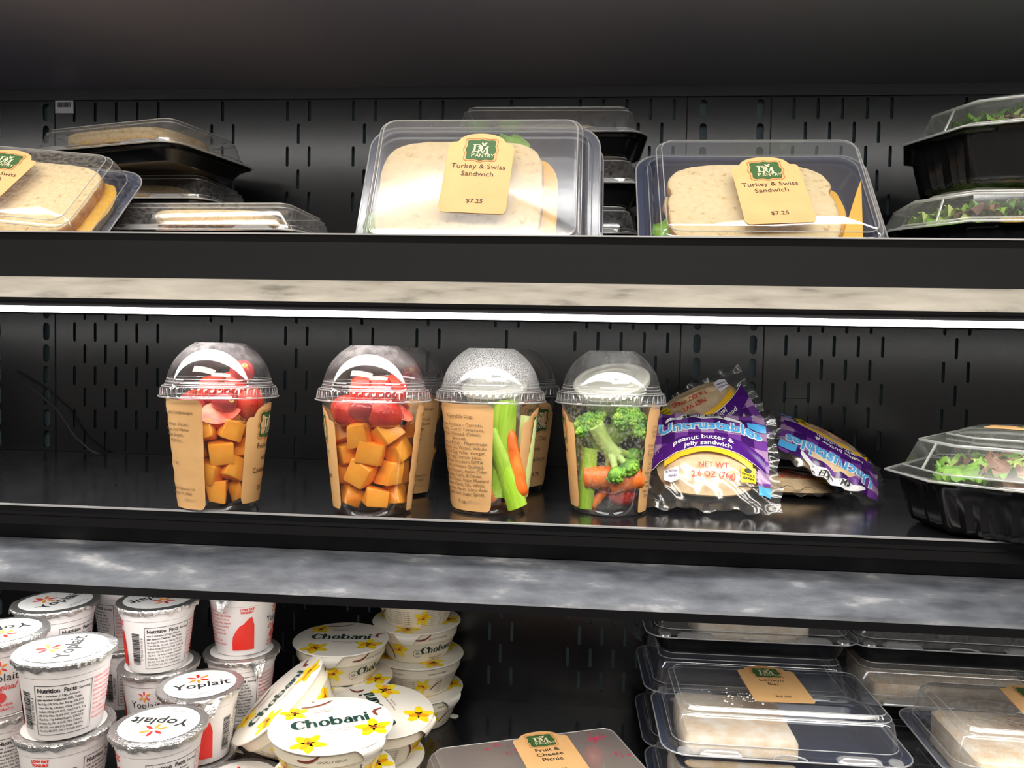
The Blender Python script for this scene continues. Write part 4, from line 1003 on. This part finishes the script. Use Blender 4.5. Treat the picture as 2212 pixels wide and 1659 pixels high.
# ------------------------------------------------------------------ wrapped crustless sandwiches
def wrapper(label, mtx, w=.118, d=.104, hm=.017, seed=0, front=True, inside_label=None):
    t = thing('wrapped_sandwich', label, 'wrapped sandwich', mtx); rr = random.Random(seed)
    ph = [rr.uniform(0, 6.28) for _ in range(6)]
    def H(x, y):
        u, v = min(1, abs(x) / (w / 2)), min(1, abs(y) / (d / 2))
        b = (1 - u ** 2.3) * (1 - v ** 2.6)
        wr = .0011 * (math.sin(x * 260 + y * 140 + ph[0]) * math.sin(y * 210 + ph[1]) + .7 * math.sin((x + y) * 330 + ph[2])) * (.25 + u * u + v * v)
        cr = .0022 * max(0, u - .72) / .28 * math.sin(y * 420 + ph[3]) + .0018 * max(0, v - .75) / .25 * math.sin(x * 380 + ph[4])
        return hm * b + wr * min(1, b * 3 + .25) + cr
    def HB(x, y):
        u, v = min(1, abs(x) / (w / 2)), min(1, abs(y) / (d / 2))
        return -.004 * (1 - u ** 2.3) * (1 - v ** 2.6) + .0022 * max(0, u - .72) / .28 * math.sin(y * 420 + ph[3]) + .0018 * max(0, v - .75) / .25 * math.sin(x * 380 + ph[4])
    b = MB(); N1, N2 = 60, 52
    def edge(u, v):
        x, y = (u - .5) * w, (v - .5) * d
        x += .0018 * math.sin(y * 190 + ph[2]) * (abs(u - .5) * 2) ** 6; y += .0018 * math.sin(x * 170 + ph[5]) * (abs(v - .5) * 2) ** 6
        return x, y
    b.grid(N1, N2, lambda u, v: (*edge(u, v), H(*edge(u, v))))
    b.grid(N1, N2, lambda u, v: (*edge(u, v), HB(*edge(u, v))))
    b.build('wrapper_film', M_FILM, t, 70)
    # bread with crimped edge
    br = MB(); n = 40; rings = []
    for s_, z in ((.90, -.0025), (1.0, .0005), (1.0, .0025), (.90, .0045), (.78, hm * .70), (.45, hm * .80), (.02, hm * .82)):
        ring = []
        for i in range(n):
            a = 2 * math.pi * i / n; c_, s2 = math.cos(a), math.sin(a); q = (abs(c_) ** 3 + abs(s2) ** 3) ** (-1 / 3)
            e = 1 + (.012 * math.sin(i * math.pi) if s_ == 1.0 else 0)
            ring.append((.043 * q * c_ * s_ * e, .039 * q * s2 * s_ * e, z))
        rings.append(ring)
    br.loft(rings, True, True); br.build('bread', M_UNC, t, 50)
    fn = lambda x, y, off: (x, y, H(x, y) + off)
    def patch(name, xa, xb, lo, hi, m, off, nx=40, ny=12):
        g = MB(); uv = []
        def f(u, v):
            x = xa + (xb - xa) * u; y = lo(x) + (hi(x) - lo(x)) * v; uv.append((x / .1 + .5, y / .1 + .5)); return fn(x, y, off)
        g.grid(nx, ny, f); g.uv = uv; return g.build(name, m, t, 70)
    arc = lambda k, c: (lambda x: c - k * x * x)
    E1 = w / 2 - .009
    patch('gingham_print', -E1, E1, arc(9, .006), lambda x: d / 2 - .006, M_GING, .0005)
    patch('purple_band', -.047, .047, arc(9, .000), arc(9, .0155), M_PURPLE, .0009)
    patch('golden_band', -.036, .036, arc(11, -.005), arc(9.5, -.0002), M_GOLD, .0009)
    patch('gingham_print', .040, E1, lambda x: -.030, arc(9, .006), M_GING, .0004, 12, 16)
    patch('white_outline', -.047, .047, arc(9, -.0002), arc(9, .0004), M_WHITEINK, .0013, 40, 2)
    def arctext(s, size, x, y, k, bold=0, sx=1.0, rot=0):
        v, f = txt(s, size, 0, 0, bold=bold, sx=sx); return [(x + a, y + b_ - k * (x + a) ** 2) for a, b_ in v], f
    def pr(name, shapes, m, off): link(name, print_mesh(name, shapes, fn, m, off), t)
    pr('white_lettering', [arctext('peanut butter &', .0068, -.004, .0085, 8, .015, 1.15), arctext('jelly sandwich', .0062, .0, .0022, 8, .015, 1.15)], M_WHITEINK, .0016)
    pr('brand_arc', [xf(ring2(0, 0, (.036, .0185), (.036, .0115), 25, 155, 22), 1, 1, -.003, .0255)], M_WHITEINK, .0012)
    pr('brand_lettering', [arctext("SMUCKER'S", .0062, -.003, .0390, 9, .02, 1.15)], M_BLK, .0019)
    pr('name_outline', [arctext('Uncrustables', .0165, .002, .0205, 3.0, .07, 1.0)], M_WHITEINK, .0014)
    pr('name_lettering', [arctext('Uncrustables', .0165, .002, .0205, 3.0, .025, 1.0)], M_BLUE, .0019)
    pr('net_weight', [txt('NET WT', .0065, .004, -.020, bold=.01), txt('2.6 OZ (76g)', .0068, .004, -.0285, bold=.01)], M_RED, .0012)
    patch('blue_patch', .034, E1, lambda x: .026, lambda x: .034, M_BLUE, .0017, 8, 4)
    patch('blue_patch', .040, E1, lambda x: -.040, lambda x: -.031, M_BLUE, .0013, 8, 4)
    patch('grain_stamp', .026, .038, lambda x: -.0305, lambda x: -.017, M_YELLOW, .0012, 6, 6)
    pr('stamp_lettering', [txt('WHOLE', .0030, .032, -.0245, bold=.03), txt('GRAIN', .0030, .032, -.0280, bold=.03), rect2(.024, .040, -.0345, -.0335), ell2(.032, -.0195, .003, .0022)], M_BLK, .0017)
    pr('sugar_tag', [poly([(-.036, -.0225), (-.024, -.0185), (-.024, -.031), (-.030, -.033), (-.036, -.031)])], M_WHITEINK, .0012)
    pr('sugar_lettering', [txt('0g ADDED', .0022, -.030, -.0245, bold=.02), txt('SUGARS', .0026, -.030, -.0285, bold=.02)], M_PURPLE, .0016)
    pr('back_panel_lines', [rect2(-.046, .04, -d / 2 + .0045, -d / 2 + .005, 20)], M_BLK, .001)
    return t
zb = Z_MID
p = at_z(1534, 1112, zb)
wrapper('wrapped crustless sandwich lying in front, its purple brand print facing out', TR(p.x + .002, p.y + .036, zb + .0410) @ RZ(-6) @ RX(46), seed=2)
p = at_y(1533, 948, -.150)
wrapper('wrapped crustless sandwich propped up behind the front one, end raised', TR(p.x, p.y + .018, p.z + .012) @ RZ(6) @ RY(-27) @ RX(60) @ RZ(180), w=.112, d=.088, seed=5)
p = at_y(1782, 1005, -.135)
wrapper('wrapped crustless sandwich sliding down towards the salad box', TR(p.x, p.y, p.z + .007) @ RY(26) @ RX(27) @ RZ(176), w=.118, d=.085, seed=8)
p = at_z(1728, 1083, zb)
wrapper('wrapped crustless sandwich flat on the shelf underneath the sliding one', TR(p.x + .000, p.y + .052, zb + .0052) @ RZ(-3), d=.092, w=.105, seed=11)

# ------------------------------------------------------------------ small foil-lidded yogurt cups
YH = .0598; YR0, YR1 = .0252, .0305
def y_r(z): return YR0 + (YR1 - YR0) * z / .052
def yogurt_meshes():
    body = MB().lathe([(.0005, .0030), (.019, .0030), (.0215, .0016), (.0228, 0), (.0242, .0010), (YR0 - .0002, .0045), (y_r(.030), .030), (y_r(.0475), .0475), (y_r(.048) + .0007, .0482), (.0316, .0530), (.0322, .0565), (.0336, .0580), (.0338, .0588), (.0325, .0590)], 64).mesh('cup_body', M_YWHITE, 35)
    rr = random.Random(5); j = [rr.uniform(-.0007, .0007) + .0004 * math.sin(i * .9) for i in range(96)]; jz = [rr.uniform(-.0009, .0005) for _ in range(96)]
    b = MB(); rings = []
    for r, z, k in ((.0345, .0555, 1), (.0350, .0580, .6), (.0345, .0592, .2), (.0335, .0594, 0), (.0285, .0594, 0), (.0005, .0594, 0)):
        rings.append([((r + j[i] * k) * math.cos(2 * math.pi * i / 96), (r + j[i] * k) * math.sin(2 * math.pi * i / 96), z + jz[i] * k * 2) for i in range(96)])
    b.loft(rings)
    tab = MB().grid(7, 7, lambda u, v: ((u - .5) * .019 * (1 - v * .7), -.0338 - .0058 * v ** .8, .0578 - .0105 * v * v - .0018 * math.sin(u * 3.1) + .001 * math.sin(u * 9 + v * 5))).mesh('foil_tab', M_FOIL, 25)
    foil = b.mesh('foil_lid', M_FOIL, 25)
    up = flat_map((0, 0, .0594), (1, 0, 0), (0, 1, 0))
    disc = print_mesh('lid_disc', [ell2(0, 0, .0288, .0288, 0, 48)], up, M_LIDW, .0003)
    pet = [(90, M_RED), (150, M_RED), (215, M_ORANGE), (270, M_ORANGE), (325, M_RED), (30, M_ORANGE)]
    def star(cx, cy, s, which): return [ell2(cx + math.cos(math.radians(a)) * s * .62, cy + math.sin(math.radians(a)) * s * .62, s * .42, s * .15, a) for a, m_ in pet if m_ is which]
    lets = print_mesh('lid_lettering', [txt('Yoplait', .0150, .001, -.0080, sx=1.05, bold=.012), txt('KEEP REFRIGERATED', .0021, 0, -.0215), txt('CONTAINS MILK - YOGURT', .0019, 0, -.0240)], up, M_BLK, .0006)
    st_r = print_mesh('lid_star_red', star(-.001, .0105, .0095, M_RED), up, M_RED, .0006)
    st_o = print_mesh('lid_star_orange', star(-.001, .0105, .0095, M_ORANGE), up, M_ORANGE, .0006)
    cm = lambda ph, zc: cone_map(YR0 + .0002, 0, YR1 + .0002, .052, ph, zc)
    nut = [('Nutrition  Facts', .0044, .02, 0), ('size: 1 container (113g), Amount', .0022, .01, .0032), ('per serving: Calories 100, Total', .0024, .02, .0030), ('Fat 0.5g (1% DV), Sat. Fat 0g (0% DV),', .0021, .01, .0030), ('Trans Fat 0g, Cholest. <5mg (1% DV),', .0021, .01, .0029), ('Sodium 55mg (2% DV), Total Carb. 21g', .0021, .01, .0029), ('(8% DV), Fiber 0g (0% DV), Total Sugars', .0020, .01, .0029), ('15g (Incl. 11g Added Sugars, 22% DV),', .0021, .01, .0029), ('Protein 3g, Vit. D (10% DV), Calcium', .0021, .01, .0029), ('(8% DV), Iron (0% DV), Potas. (4% DV),', .0020, .01, .0029), ('Vit. A (10% DV). DV = % Daily Value', .0021, .01, .0029)]
    sh = []; yy = .0125
    for i, (s, sz, bo, g) in enumerate(nut):
        yy -= g; sh.append(txt(s, sz, -.0166, yy, 'LEFT', bo + .01, sx=.92 if i else .88))
    sh.append(txt('Serving', .0026, .0095, .0125, 'LEFT', .02))
    for a, b_, c, d_ in ((-.0185, .0185, .0172, .0176), (-.0185, .0185, -.0196, -.0192)): sh.append(rect2(a, b_, c, d_, 14))
    for xx in (-.0185, .0181): sh.append(rect2(xx, xx + .0004, -.0194, .0175))
    nutm = print_mesh('nutrition_panel', sh, cm(0, .0255), M_BLK, .0003)
    rr = random.Random(2); sh = []; yv = -.016
    while yv < .012:
        hh = rr.choice((.0003, .0005, .0009)); sh.append(rect2(-.0042, .0030, yv, yv + hh, 3)); yv += hh + rr.choice((.0003, .0005))
    v, f = txt('0 70470 99615 8', .0030, 0, 0, sx=1.0); sh.append(([(.0058 - b_ + .0, a - .002) for a, b_ in v], f))
    bar = print_mesh('barcode', sh, cm(-53, .0255), M_BLK, .0003)
    ing = ['Ingredients: Cultured Pasteurized', 'Grade A Low Fat Milk, Sugar, Modified', 'Corn Starch, Contains 1% or less of:', 'Milk Protein, Natural Flavor, Vegetable', 'Juice (for color), Potassium Sorbate', 'Added to Maintain Freshness,', 'Vitamin A Acetate, Vitamin D3.', 'Contains Milk.', 'DIST. BY YOPLAIT USA', 'Bioengineered Food Ingredients']
    ingm = print_mesh('ingredient_text', [txt(s, .0024, -.0125, .0155 - i * .0034, 'LEFT', .015, sx=.72) for i, s in enumerate(ing)], cm(66, .0265), M_REDINK, .0003)
    fl = []
    for ph in (-98, 120):
        q = [(-.0110, -.019), (.0092, -.019), (.0085, .004), (.0062, .0125), (.003, .0105), (-.001, .006), (-.0045, .004), (-.008, -.001), (-.0105, -.006)]
        c = cm(ph, .0255)
        tp = sorted((a_, b_) for a_, b_ in q[2:]); tp = [(-.0112, -.012)] + tp + [(.0092, -.018)]
        g = ([], [])
        for i_, (a_, b_) in enumerate(tp): g[0].extend([(a_, -.019), (a_, b_)])
        g[1].extend([(2 * i_, 2 * i_ + 2, 2 * i_ + 3, 2 * i_ + 1) for i_ in range(len(tp) - 1)])
        fl.append(print_mesh('red_splash', [g, txt('LOW FAT', .0028, .002, .0190, bold=.05), txt('YOGURT', .0028, .002, .0160, bold=.05)], c, M_RED, .0003))
    c = cm(188, .0255)
    br_k = print_mesh('brand_lettering', [txt('Yoplait', .0088, 0, .0035, sx=1.0)], c, M_BLK, .0003)
    br_r = print_mesh('brand_red_print', star(0, .0145, .0052, M_RED) + [txt('Original', .0066, 0, -.0035, shear=.35, bold=.01), ell2(0, -.0095, .0042, .0042), ell2(-.0032, -.0105, .0025, .003), txt('smooth style', .0034, 0, -.0165, bold=.02), txt('red raspberry', .0034, 0, -.0200, bold=.02)], c, M_REDINK, .0003)
    br_o = print_mesh('brand_orange_print', star(0, .0145, .0052, M_ORANGE), c, M_ORANGE, .0003)
    return body, (foil, tab), [disc, lets, st_r, st_o], [nutm, bar, ingm, fl[0], fl[1], br_k, br_r, br_o]
YM = yogurt_meshes()
def yogurt(label, x, y, level, brot=0, lrot=0, trot=None):
    t = thing('yogurt_cup', label, 'yogurt cup', TR(x, y, Z_DECK + level * .0600 + .0002))
    az = math.degrees(math.atan2(-x, y - CAM_POS.y)); brot += az; lrot += az; trot = None if trot is None else trot + az
    r = (0, 0, math.radians(brot))
    b = link('cup_body', YM[0], t, None, r)
    for me in YM[3]: link(me.name.split('.')[0], me, b)
    f = link('foil_lid', YM[1][0], t, None, (0, 0, math.radians(lrot)))
    if trot is not None: link('foil_tab', YM[1][1], t, None, (0, 0, math.radians(trot)))
    for me in YM[2]: link(me.name.split('.')[0], me, f)
    return t
ys = [  # label, px, py of the lid centre, level, body turn, lid turn, or xy
 ('yogurt cup on top of the front stack, nutrition panel facing out', (-.3755, -.3495), 2, -3, 72),
 ('yogurt cup under the topmost cup of the front stack', (-.3800, -.3440), 1, 62, 20),
 ('lowest yogurt cup of the front stack', (-.3905, -.3460), 0, 20, 0),
 ('yogurt cup showing the red raspberry brand print, topmost of its stack', (-.4480, -.3235), 2, 172, 190),
 ('yogurt cup beneath the one showing the red raspberry print', (-.4500, -.3200), 1, 30, 0),
 ('lowest yogurt cup beneath the one showing the red raspberry print', (-.4620, -.3180), 0, 30, 0),
 ('yogurt cup with a darker lid behind the raspberry print cup', (-.4535, -.2480), 2, 42, 48),
 ('yogurt cup under the one with the darker lid', (-.4535, -.2480), 1, 0, 0),
 ('yogurt cup with red ingredient text, close under the shelf', (-.4300, -.1760), 2, -62, 30),
 ('yogurt cup under the one with red ingredient text', (-.4300, -.1760), 1, 20, 30),
 ('yogurt cup with barcode and nutrition panel, topmost beside the ingredient text cup', (-.3700, -.2290), 2, 16, 200),
 ('yogurt cup under the one with barcode, pink raspberry print showing', (-.3720, -.2230), 1, 148, 0),
 ('lowest yogurt cup under the barcode one', (-.3720, -.2230), 0, -10, 80),
 ('yogurt cup with the big red splash, topmost at the back', (-.3120, -.1800), 2, -118, 0),
 ('yogurt cup with a curled foil tab under the red splash cup', (-.3120, -.1830), 1, -10, 35),
 ('lowest yogurt cup under the red splash cup', (-.3120, -.1830), 0, -10, 35),
 ('yogurt cup with the brand upright on its lid, beside the tilted vanilla cup', (-.3130, -.2640), 1, 100, 4),
 ('yogurt cup under the one with the brand upright on its lid', (-.3190, -.2600), 0, 30, 120),
 ('yogurt cup in front with its brand upside down on the lid', (-.3095, -.3365), 1, 20, 152),
 ('yogurt cup under the one with its brand upside down', (-.3200, -.3400), 0, 20, 152),
 ('yogurt cup at the deck in front of the tilted vanilla cup, only its lid showing', (-.2620, -.3000), 0, 60, 0),
]
p = at_z(262, 1462, Z_DECK + YH)
ys.append(('low yogurt cup standing between the front stack and the barcode stack', (-.4435, -.1045 - 0), 0, -12, 78))
TABS = {'yogurt cup with the brand upright': 12, 'yogurt cup with a curled': 22, 'yogurt cup with the big red': -30, 'yogurt cup with red ing': 100}
for lb, (x, y), lv, br, lr in ys: yogurt(lb, x, y, lv, br, lr, next((v for k, v in TABS.items() if lb.startswith(k)), 150))

# ------------------------------------------------------------------ wide vanilla yogurt cups
CH = .0370
def flower(cx, cy, s, rot=0):
    Y = []; A = []; 
    for k, a in enumerate((0, 70, 140, 215, 285)): Y.append(ell2(cx + math.cos(math.radians(a + rot)) * s * .55, cy + math.sin(math.radians(a + rot)) * s * .55, s * .60, s * .31, a + rot))
    for a in (40, 180): A.append(ell2(cx + math.cos(math.radians(a + rot)) * s * .35, cy + math.sin(math.radians(a + rot)) * s * .35, s * .42, s * .22, a + rot))
    return Y, A, [ell2(cx, cy, s * .20, s * .10, rot + 30), ell2(cx + .12 * s, cy - .1 * s, s * .12, s * .06, rot - 40)]
def pod(p0, p1, bend, w=.0016):
    n = 10; v = []
    for i in range(n + 1):
        t = i / n; dx, dy = p1[0] - p0[0], p1[1] - p0[1]
        v.append((p0[0] + dx * t - dy * bend * math.sin(math.pi * t), p0[1] + dy * t + dx * bend * math.sin(math.pi * t)))
    return ribbon(v, [w * (.35 + .65 * math.sin(math.pi * min(1, .15 + .8 * i / n))) for i in range(n + 1)])
def chob_meshes():
    R0, R1, Z1 = .0350, .0430, .0235
    body = MB().lathe([(.0005, .0022), (.026, .0022), (.0300, .0010), (.0325, 0), (.0338, .0012), (R0, .0035), (R0 + (R1 - R0) * .5, .0130), (R1, .0235), (R1 + .0012, .0240), (.0448, .0300), (.0455, .0345), (.0468, .0352), (.0470, .0362), (.045, .0364)], 72).mesh('cup_body', M_CHOB, 35)
    b = MB(); b.lathe([(.0478, .0348), (.0484, .0358), (.0480, .0365), (.0470, .0367), (.0005, .0367)], 80)
    tab = MB().grid(9, 7, lambda u, v: ((u - .5) * .030 * (1 - v * .6), -.0470 - .0030 * math.sin(v * 3), .0362 - .0105 * v ** 1.5 - .0012 * math.sin(u * 3.1))).mesh('tear_tab', M_CHOBLID, 30)
    lid = b.mesh('paper_lid', M_CHOBLID, 30)
    up = flat_map((0, 0, .0367), (1, 0, 0), (0, 1, 0))
    def bloom(name, f, fn, off):
        bb = MB()
        for k, grp in enumerate(f):
            for v, fc in grp: bb.add([fn(x, y, off + .0002 * k) for x, y in v], fc, k)
        return bb.mesh(name, [M_YELLOW, M_AMBER, M_VANILLA], 0)
    S = .0160
    word = [xf(g, S * 1.05, S * 1.15, 0, .002) for g in BRAND_C]
    small = [txt('ONLY NATURAL', .0026, -.004, .0235), txt('INGREDIENTS', .0026, -.004, .0202), txt('Greek Yogurt blended', .0028, .006, -.0120), txt('with vanilla', .0028, .006, -.0156)]
    lidp = [print_mesh('lid_brand', word, up, M_CHGREEN, .0007), bloom('lid_flower', flower(-.026, .0255, .0105, 20), up, .0003), bloom('lid_flower', flower(-.021, -.028, .0125, 50), up, .0003), bloom('lid_flower', flower(.030, -.0165, .0128, 160), up, .0003),
            print_mesh('lid_vanilla_pod', [pod((-.020, .033), (.006, .040), -.12, .0024)], up, M_VANILLA, .0007), print_mesh('lid_vanilla_pod', [pod((.037, .002), (.0425, .014), .35, .0028)], up, M_VANILLA, .0007), print_mesh('lid_claim', small[:2], up, M_INKS, .0005), print_mesh('lid_flavour', small[2:], up, M_INKS, .0005)]
    def cm(ph, zc): return cone_map(R0 + .0002, .0035, R1 + .0002, .0235, ph, zc)
    def cmu(ph, zc): return cone_map(.0444, .0240, .0457, .0345, ph, zc)
    c = cm(0, .0135)
    def multi(name, items, m, off):
        bb = MB()
        for shapes, fn in items:
            for v, f in shapes: bb.add([fn(x, y, off) for x, y in v], f)
        return bb.mesh(name, m, 0)
    brand = multi('brand_lettering', [([xf(g, .0108, .0108, 0, .0015) for g in BRAND_C], c)], M_CHGREEN, .0003)
    f1, f2, f3 = flower(0, 0, .0085, 10), flower(0, 0, .0085, 70), flower(0, 0, .008, 130)
    pets = [bloom('flower_print', f, cm(ph, zz), .0003) for f, ph, zz in ((f1, -62, .0165), (f2, 45, .0095), (f3, 130, .015), (f1, -140, .0125))]
    pods_ = [multi('vanilla_pod', [([pd], fn)], M_VANILLA, .0006) for pd, fn in ((pod((0, .010), (.006, -.009), .12, .0018), cm(-82, .0135)), (pod((-.008, .000), (.010, .006), -.15, .002), cmu(-28, .029)), (pod((0, .008), (.004, -.008), .2), cm(58, .0135)), (pod((-.005, -.004), (.006, .006), .1), cm(150, .013)))]
    fine = []
    for ph, n in ((95, 8), (-118, 9), (175, 8)):
        fine.append(([txt(('Nutrition Facts' if i == 0 else 'Ingredients: cultured nonfat milk, cane sugar, water')[:46], .0019, 0, .0085 - i * .0024, sx=1.0) for i in range(n)], cm(ph, .0135)))
    fine.append(([ring2(0, 0, (.0047, .0047), (.0043, .0043), 0, 360, 28), txt('0%', .0034, 0, -.0012, bold=.02), txt('WITH', .0013, 0, .0026), txt('FAT', .0013, 0, -.0036)], cm(-34, .0125)))
    fine.append(([txt('LOCALLY GOOD', .0024, 0, -.001, sx=1.2)], cmu(-5, .029))); fine.append(([txt('LIVE CULTURES', .0024, 0, -.001, sx=1.2)], cmu(90, .029))); fine.append(([txt('TRIPLE STRAINED', .0024, 0, -.001, sx=1.2)], cmu(150, .029)))
    fine.append(([txt('Greek Yogurt blended', .0021, 0, -.0082), txt('with vanilla', .0021, 0, -.0105)], cm(0, .0135)))
    fi = multi('fine_print', fine, M_INK, .0003)
    return body, (lid, tab), lidp, [brand] + pets + pods_ + [fi]
CM = chob_meshes()
def vanilla(label, mtx, brot=0, lrot=0, trot=160):
    t = thing('vanilla_yogurt_cup', label, 'yogurt cup', mtx)
    az = math.degrees(math.atan2(-mtx.translation.x, mtx.translation.y - CAM_POS.y)); brot += az; lrot += az; trot += az
    b = link('cup_body', CM[0], t, None, (0, 0, math.radians(brot)))
    for me in CM[3]: link(me.name.split('.')[0], me, b)
    l = link('paper_lid', CM[1][0], t, None, (0, 0, math.radians(lrot))); link('tear_tab', CM[1][1], t, None, (0, 0, math.radians(trot)))
    for me in CM[2]: link(me.name.split('.')[0], me, l)
    return t
def lv(x, y, n): return TR(x, y, Z_DECK + n * .0371 + .0002)
p = at_z(716, 1562, Z_DECK + 3 * .0371); xf4, yf4 = p.x, p.y
vanilla('wide vanilla yogurt cup in front with a bright white lid', lv(xf4, yf4, 2), 6, 8, 38)
vanilla('wide vanilla yogurt cup directly under the bright lidded one', lv(xf4 + .003, yf4 - .002, 1), -60, 40)
vanilla('lowest wide vanilla yogurt cup under the bright lidded one', lv(xf4 + .006, yf4, 0), 90, 0)
p = at_z(757, 1370, Z_DECK + 3 * .0371); x1, y1 = p.x - .006, p.y - .012
vanilla('wide vanilla yogurt cup on top of the stack behind the bright lidded one', lv(x1, y1, 2), 52, -10, -14)
vanilla('middle wide vanilla yogurt cup of the stack behind the bright lidded one', lv(x1 + .005, y1 - .002, 1), 100, 100)
vanilla('lowest wide vanilla yogurt cup of the stack behind the bright lidded one', lv(x1, y1, 0), 30, 0)
p = at_z(889, 1345, Z_DECK + 3 * .0371); x7, y7 = p.x + .003, -.0515
for n, lb, br, lr, tr in ((3, 'topmost wide vanilla cup of the back stack, tucked under the shelf', 150, 0, 170), (2, 'second wide vanilla cup of the back stack, brand name showing', 36, 20, -12), (1, 'third wide vanilla cup of the back stack, lines of small print showing', -125, 60, 170), (0, 'lowest wide vanilla cup of the back stack with a turned-down tab', -110, 30, 48)):
    vanilla(lb, lv(x7 + (.004 if n < 2 else 0), y7, n), br, lr, tr)
p = at_y(816, 1530, -.208)
vanilla('tipped wide vanilla cup wedged behind the bright lidded one', TR(p.x, p.y, p.z - .036) @ RX(3) @ RY(5), 118, 112, 62)
vanilla('wide vanilla cup under the tipped one', lv(p.x - .006, p.y + .004, 0), 60, 40)
p = at_y(600, 1508, -.246)
m_ = TR(p.x, p.y, p.z) @ RX(13) @ RY(-38) @ TR(0, 0, -.0367)
vanilla('wide vanilla yogurt cup leaning on its side beside the stack', m_, 125, 28, -68)
